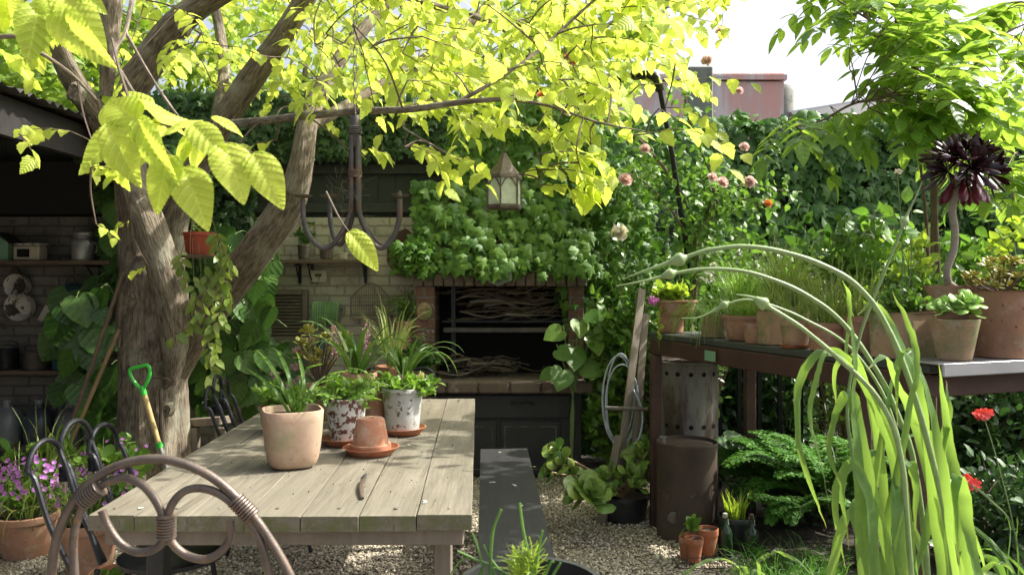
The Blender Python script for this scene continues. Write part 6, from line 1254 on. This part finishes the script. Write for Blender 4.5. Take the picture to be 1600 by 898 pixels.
# ---------------------------------------------------------------- right tree with pinnate leaves
t = thing('pinnate_tree', 'slender tree with long pinnate green leaves at the upper right', 'tree', (2.35, 4.2, 0)); s_ = MB(); g = MB()
st = [[(1462, 760, 4.2), (1458, 480, 4.2), (1458, 330, 4.2), (1455, 250, 4.15), (1442, 170, 4.1), (1425, 100, 4.0), (1400, 30, 4.0), (1385, -60, 4.0)], [(1462, 700, 4.3), (1450, 400, 4.3), (1446, 330, 4.3), (1436, 240, 4.3)], [(1470, 700, 4.1), (1468, 480, 4.1), (1462, 330, 4.1), (1466, 200, 4.0), (1466, 60, 3.9), (1470, -60, 3.8)], [(1495, 220, 3.9), (1520, 180, 3.8), (1560, 150, 3.7), (1610, 120, 3.6)], [(1470, 170, 4.0), (1510, 120, 3.9), (1560, 60, 3.8), (1620, 30, 3.8)], [(1455, 160, 4.0), (1400, 158, 3.8), (1340, 160, 3.6), (1280, 190, 3.5), (1230, 200, 3.45)], [(1440, 120, 4.0), (1400, 60, 3.9), (1340, 20, 3.8), (1290, -10, 3.8)], [(1462, 300, 4.15), (1500, 255, 4.1), (1545, 230, 3.9), (1610, 250, 3.8)]]
tn = []
for i, c_ in enumerate(st):
    q = cr([P(*p) for p in c_], 6); r0 = .017 if i < 3 else .009; s_.tube(q, np.linspace(r0, r0*.35, len(q)), 8, .04); tn.append(q)
Tpinn = (Tovate[0]*np.array([.82, 1, .8]), Tovate[1])
tnn = np.concatenate([q[6:] if i < 3 else q for i, q in enumerate(tn)])
def pinnate(p, d, L_, n, size):
    q = wander(p, d, L_, 8, .55, .05); s_.tube(q, np.linspace(.0022, .001, len(q)), 4, cap=False); f = np.linspace(.25, .95, n)*(len(q)-1.001); i = f.astype(int); pp = q[i]+(q[i+1]-q[i])*(f-i)[:, None]; td = nrm(q[i+1]-q[i]); sd = nrm(np.cross(td, [0, 0, 1]))
    for sg in (-1, 1): g.inst(Tpinn, pp, sd*sg+td*.55+[0, 0, -.1]+rng.normal(size=(n, 3))*.12, np.array([[0, 0, 1.]]*n)+rng.normal(size=(n, 3))*.25, size*rng.uniform(.85, 1.15, n))
    g.inst(Tpinn, q[-1:], nrm(q[-1:]-q[-2:-1]), A([(0, 0, 1)]), size*1.15)
def pclump(x0, x1, y0, y1, n, Y0, Y1, size=.098):
    for k in range(n):
        p = np.array(list(P(rng.uniform(x0, x1), rng.uniform(y0, y1), rng.uniform(Y0, Y1)))); dd = np.linalg.norm(tnn-p, axis=1); j = int(np.argmin(dd)); d = nrm(p-tnn[j]+rv()*.1); a = p-d*.12
        if dd[j] > .1: q = cr([tnn[j], (tnn[j]+a)/2+np.array([0, 0, .04]), a], 4); s_.tube(q, .0028, 4, cap=False)
        for _ in range(2): pinnate(a, d*[1, 1, .4]+rv()*.5, rng.uniform(.24, .38), int(rng.integers(4, 6)), size)
pclump(1400, 1600, 0, 150, 33, 3.2, 4.4); pclump(1310, 1450, -40, 70, 18, 3.5, 4.3); pclump(1420, 1620, 120, 215, 18, 3.3, 4.2); pclump(1260, 1450, 165, 200, 8, 3.3, 4.0); pclump(1270, 1330, -40, 10, 3, 3.6, 4.0); pclump(1215, 1280, 200, 225, 2, 3.3, 3.6); pclump(1560, 1640, 240, 330, 8, 3.3, 4.2); pclump(1400, 1650, -260, -60, 16, 3.8, 4.6)
s_.build('trunk', 'rstem', t); g.build('crown', 'pinn', t)
shrub('tall greenery beyond the ivy wall at the right edge', (5.2, 8.8, 3.1), (1.3, .4, .5), 2200, .11, Tovate, 'bgleaf', stems=50, base_z=0)

# ---------------------------------------------------------------- foreground garlic / leeks
GY = 1.85
t = thing('garlic_clump', 'tall clump of garlic with folded strap leaves and curling flower scapes in the right foreground', 'plant', ((1420-800)/F*GY, GY, 0))
sc = MB()
scapes = [([(1500, 1300), (1490, 900), (1452, 700), (1400, 540), (1345, 452), (1270, 408), (1180, 386), (1110, 390), (1066, 404)], [(1040, 412), (1005, 424), (972, 436)], 9.5, 1.85), ([(1480, 1300), (1440, 800), (1400, 640), (1330, 520), (1262, 462), (1180, 428), (1110, 420), (1050, 427)], [(1030, 433), (1000, 440), (962, 447)], 8, 1.95),
          ([(1460, 1300), (1420, 800), (1390, 640), (1330, 545), (1260, 500), (1200, 475), (1165, 468), (1134, 475)], [(1110, 488), (1090, 496), (1065, 497)], 5, 2.05), ([(1450, 1300), (1420, 850), (1405, 700), (1370, 620), (1310, 560), (1250, 510), (1196, 476)], [(1180, 466), (1165, 462), (1150, 460)], 8.5, 1.8),
          ([(1420, 1300), (1360, 850), (1330, 700), (1325, 620), (1345, 520), (1380, 430), (1412, 350)], [(1420, 330), (1432, 305), (1441, 284)], 5.5, 1.9)]
for pts, tip, wd, Y in scapes:
    q = cr([P(a, b if b < 1000 else 1300, Y) for a, b in pts], 7); sc.tube(q, w2r(wd, Y)*np.linspace(1.1, .72, len(q))*(1+.06*np.sin(np.arange(len(q))*1.3)), 10); b = P(*pts[-1], Y)
    d = (P(*tip[0], Y)-b).normalized(); r_ = w2r(wd, Y)*.85; k = max(.8, wd/8); bulbs = MB(); bulbs.tube([b-d*.012, b-d*.006, b, b+d*.007*k, b+d*.016*k, b+d*.026*k], [r_, r_*1.3, .0125*k, .0135*k, .009*k, .005*k], 14)
    bulbs.build('flower_bud', 'scape', t)
    q = cr([b+d*.022*k]+[P(a, c, Y) for a, c in tip], 6); sc.tube(q, np.linspace(.0055*k, .0008, len(q)), 8)
sc.build('scapes', 'scape', t)
g = MB()
def gleaf(pts, wd, Y, tw=0, t0=0, dY=0):
    q = cr([P(a, b, Y+dY*i/len(pts)) for i, (a, b) in enumerate(pts)], 7); n = len(q); w_ = w2r(wd*.78, Y)*interp([.9, 1, 1, .95, .85, .7, .45, .02], n); q = q+np.cumsum(rng.normal(size=q.shape)*.0012, 0); g.ribbon(q, w_, (1, -.25, 0), tw, .30, t0, wave=rng.uniform(.3, .9))
L_ = [([(1420, 900), (1395, 720), (1350, 600), (1300, 545), (1262, 560), (1246, 610), (1250, 690), (1270, 760), (1292, 822)], 20), ([(1430, 900), (1400, 700), (1340, 590), (1290, 556), (1270, 600), (1262, 660), (1280, 740), (1290, 820)], 14), ([(1400, 900), (1350, 700), (1330, 620), (1310, 640), (1300, 700), (1320, 760)], 24),
      ([(1390, 900), (1370, 700), (1345, 590), (1320, 560), (1300, 585), (1300, 650)], 18), ([(1350, 900), (1345, 740), (1332, 640), (1335, 560), (1330, 480)], 24), ([(1480, 900), (1440, 700), (1400, 600), (1380, 560), (1350, 580)], 22), ([(1520, 900), (1500, 780), (1488, 700), (1470, 560)], 26),
      ([(1440, 900), (1420, 760), (1400, 650), (1395, 620), (1385, 660), (1380, 780), (1395, 900)], 30), ([(1460, 900), (1440, 780), (1430, 700), (1420, 730), (1412, 830), (1420, 930)], 28), ([(1500, 900), (1470, 720), (1440, 680), (1400, 700), (1330, 740), (1312, 800), (1330, 900)], 26), ([(1370, 900), (1360, 820), (1350, 760), (1330, 720), (1318, 760), (1325, 860)], 22),
      ([(1300, 905), (1320, 820), (1345, 780), (1360, 720), (1380, 640)], 20), ([(1530, 905), (1515, 820), (1505, 760), (1495, 745), (1490, 800), (1500, 900)], 24), ([(1450, 905), (1425, 850), (1440, 780), (1465, 770), (1480, 830), (1470, 905)], 28), ([(1410, 905), (1402, 800), (1410, 740), (1432, 720), (1440, 760), (1438, 850)], 26),
      ([(1380, 905), (1390, 800), (1420, 640), (1435, 560), (1425, 500), (1400, 450)], 18), ([(1470, 905), (1455, 760), (1440, 640), (1420, 560), (1390, 500), (1365, 470), (1340, 490)], 20), ([(1340, 905), (1322, 820), (1300, 700), (1290, 640), (1300, 590), (1320, 610)], 14), ([(1495, 905), (1480, 800), (1450, 640), (1425, 575), (1412, 560), (1402, 600), (1400, 680)], 18),
      ([(1355, 905), (1372, 760), (1398, 620), (1415, 560), (1440, 555), (1448, 590), (1438, 660)], 14), ([(1515, 905), (1560, 880), (1590, 900)], 10), ([(1320, 560), (1330, 470), (1322, 440)], 10), ([(1425, 905), (1448, 830), (1475, 700), (1480, 640), (1470, 600)], 20), ([(1485, 905), (1500, 850), (1520, 830), (1545, 905)], 16), ([(1365, 905), (1350, 860), (1335, 800), (1345, 780), (1360, 830), (1368, 905)], 24)]
for i, (pts, wd) in enumerate(L_):
    if i not in (7, 8, 13, 17): gleaf(pts, wd, 1.75+.3*rng.random(), rng.uniform(-.9, .9), rng.uniform(-.35, .35), rng.uniform(-.12, .12))
for k in range(1):
    bx = rng.uniform(1330, 1530); ax = bx+rng.uniform(-70, 10); ay_ = rng.uniform(560, 820); s2 = rng.choice([-1, 1]); gleaf([(bx, 960), (bx-5, (960+ay_)/2), (ax, ay_), (ax+s2*24, ay_-8), (ax+s2*48, ay_+50), (ax+s2*62, ay_+rng.uniform(90, 200))], rng.uniform(12, 26), 1.7+.45*rng.random(), rng.uniform(-.7, .7), rng.uniform(-.3, .3), rng.uniform(-.1, .1))
g.build('leaves', 'leek', t)
g = MB(); g.lathe(((1430-800)/F*GY, GY, .0), [(.20, 0), (.21, .01), (.26, .40), (.275, .41), (.275, .44), (.255, .44), (.25, .38), (.001, .38)], 40); tag(g.build('planting_tub', 'blackplastic', origin=((1430-800)/F*GY, GY, 0)), 'black tub from which the tall garlic grows, just below the frame', 'tub')
# leaves at the bottom: second clump
t = thing('leek_clump', 'small clump of arching leek leaves at the bottom edge', 'plant', ((1190-800)/F*1.7, 1.7, 0)); g = MB()
for pts, wd in (([(1170, 1000), (1160, 900), (1140, 872), (1110, 866), (1075, 890), (1050, 920)], 9), ([(1200, 1000), (1190, 920), (1185, 880), (1200, 866), (1220, 862), (1250, 875), (1280, 905)], 10), ([(1190, 1000), (1175, 920), (1165, 885), (1150, 890), (1140, 920)], 9), ([(1210, 1000), (1225, 910), (1235, 885), (1250, 895), (1262, 920)], 9), ([(1195, 1000), (1200, 920), (1190, 890), (1170, 885), (1178, 910)], 8)): gleaf(pts, wd, 1.7, .5, 0)
q_ = g; q_.build('leaves', 'leek', t)
# foreground tub with onion stems
tx = (830-800)/F*1.35; t, c = pot('potted_plant', 'dark round tub with cut onion stems and dill at the bottom centre', tx, 1.35, .50, .125, .10, .385, 'blackplastic', px_is_x=True, rim=.06)
g = MB(); TY = 1.35
for pts, wd in (([(815, 960), (812, 900), (818, 850), (835, 800)][:0] or [(765, 960), (766, 890), (770, 830), (783, 795)], 8), ([(835, 960), (828, 880), (818, 830), (812, 785)], 8), ([(830, 960), (838, 880), (843, 850), (848, 828)], 7), ([(760, 960), (755, 890), (745, 850), (738, 832)], 5), ([(790, 960), (770, 890), (740, 872), (715, 860)], 6), ([(800, 960), (785, 900), (765, 870), (756, 850)], 6), ([(820, 960), (800, 905), (770, 885), (757, 882), (748, 900)], 7), ([(840, 960), (850, 905), (860, 880), (866, 876)], 8), ([(850, 960), (862, 905), (872, 885), (876, 878)], 7), ([(700, 905), (715, 880), (730, 870)], 4)):
    q = cr([P(a, b, TY) for a, b in pts], 6); g.tube(q, w2r(wd, TY)*np.linspace(.75, .5, len(q)), 8)
g.build('stems', 'leek', t); g = MB()
for k in range(220):
    a = P(rng.uniform(800, 838), rng.uniform(870, 910), TY); g.ribbon(wander(a, (rng.normal()*.6, rng.normal()*.4, 1), rng.uniform(.015, .045), 4, .3, .2), .0007, rv())
g.build('dill', 'lime', t)
t = thing('plant_stand', 'small dark stand supporting the tub at the bottom centre', 'stand', (tx, 1.35, 0)); g = MB(); g.lathe((tx, 1.35, .47), [(.13, 0), (.14, .004), (.14, .024), (.13, .028)], 32); g.build('top', 'iron', t)
for a in (.5, 2.6, 4.7): g = MB(); g.tube([(tx+math.cos(a)*.09, 1.35+math.sin(a)*.09, .47), (tx+math.cos(a)*.13, 1.35+math.sin(a)*.13, .0)], .01, 8); g.build('leg', 'iron', t)
# red flowers at right
t = thing('red_geranium', 'leggy plant with clusters of red flowers at the lower right edge', 'plant', tuple(P(1590, 898, 2.6))); g = MB(); s_ = MB(); l_ = MB()
for px, py in ((1536, 646), (1518, 756), (1506, 750)):
    e = P(px, py, 2.7); s_.tube(cr([P(1600, 960, 2.6), P(1585, 830, 2.6), P((px+1585)/2, (py+830)/2-10, 2.65), e], 6), .0022, 5)
    for k in range(14):
        c = np.array(list(e))+rv()*[.022, .015, .01]; a = np.arange(4)/4*6.28+k; D = np.stack([np.cos(a), np.full(4, -.2), np.sin(a)*.8], 1); g.inst(Tpetal, np.repeat([c], 4, 0), D, np.array([[0, -1, .4]]*4), .016)
g.build('flower_heads', 'redf', t)
for k in range(16):
    a = rng.uniform(0, 6.28); q = wander(P(1590+rng.normal()*20, 960, 2.5), (math.cos(a)*.7-.2, math.sin(a)*.4, 1.1), rng.uniform(.3, .6), 8, 1.8, .05); l_.ribbon(q, interp([.006, .009, .008, .001], 9), rv())
l_.build('leaves', 'strap', t); s_.build('stalks', 'stem', t)
print('objects', len(bpy.data.objects), 'polys', sum(len(m.polygons) for m in bpy.data.meshes))
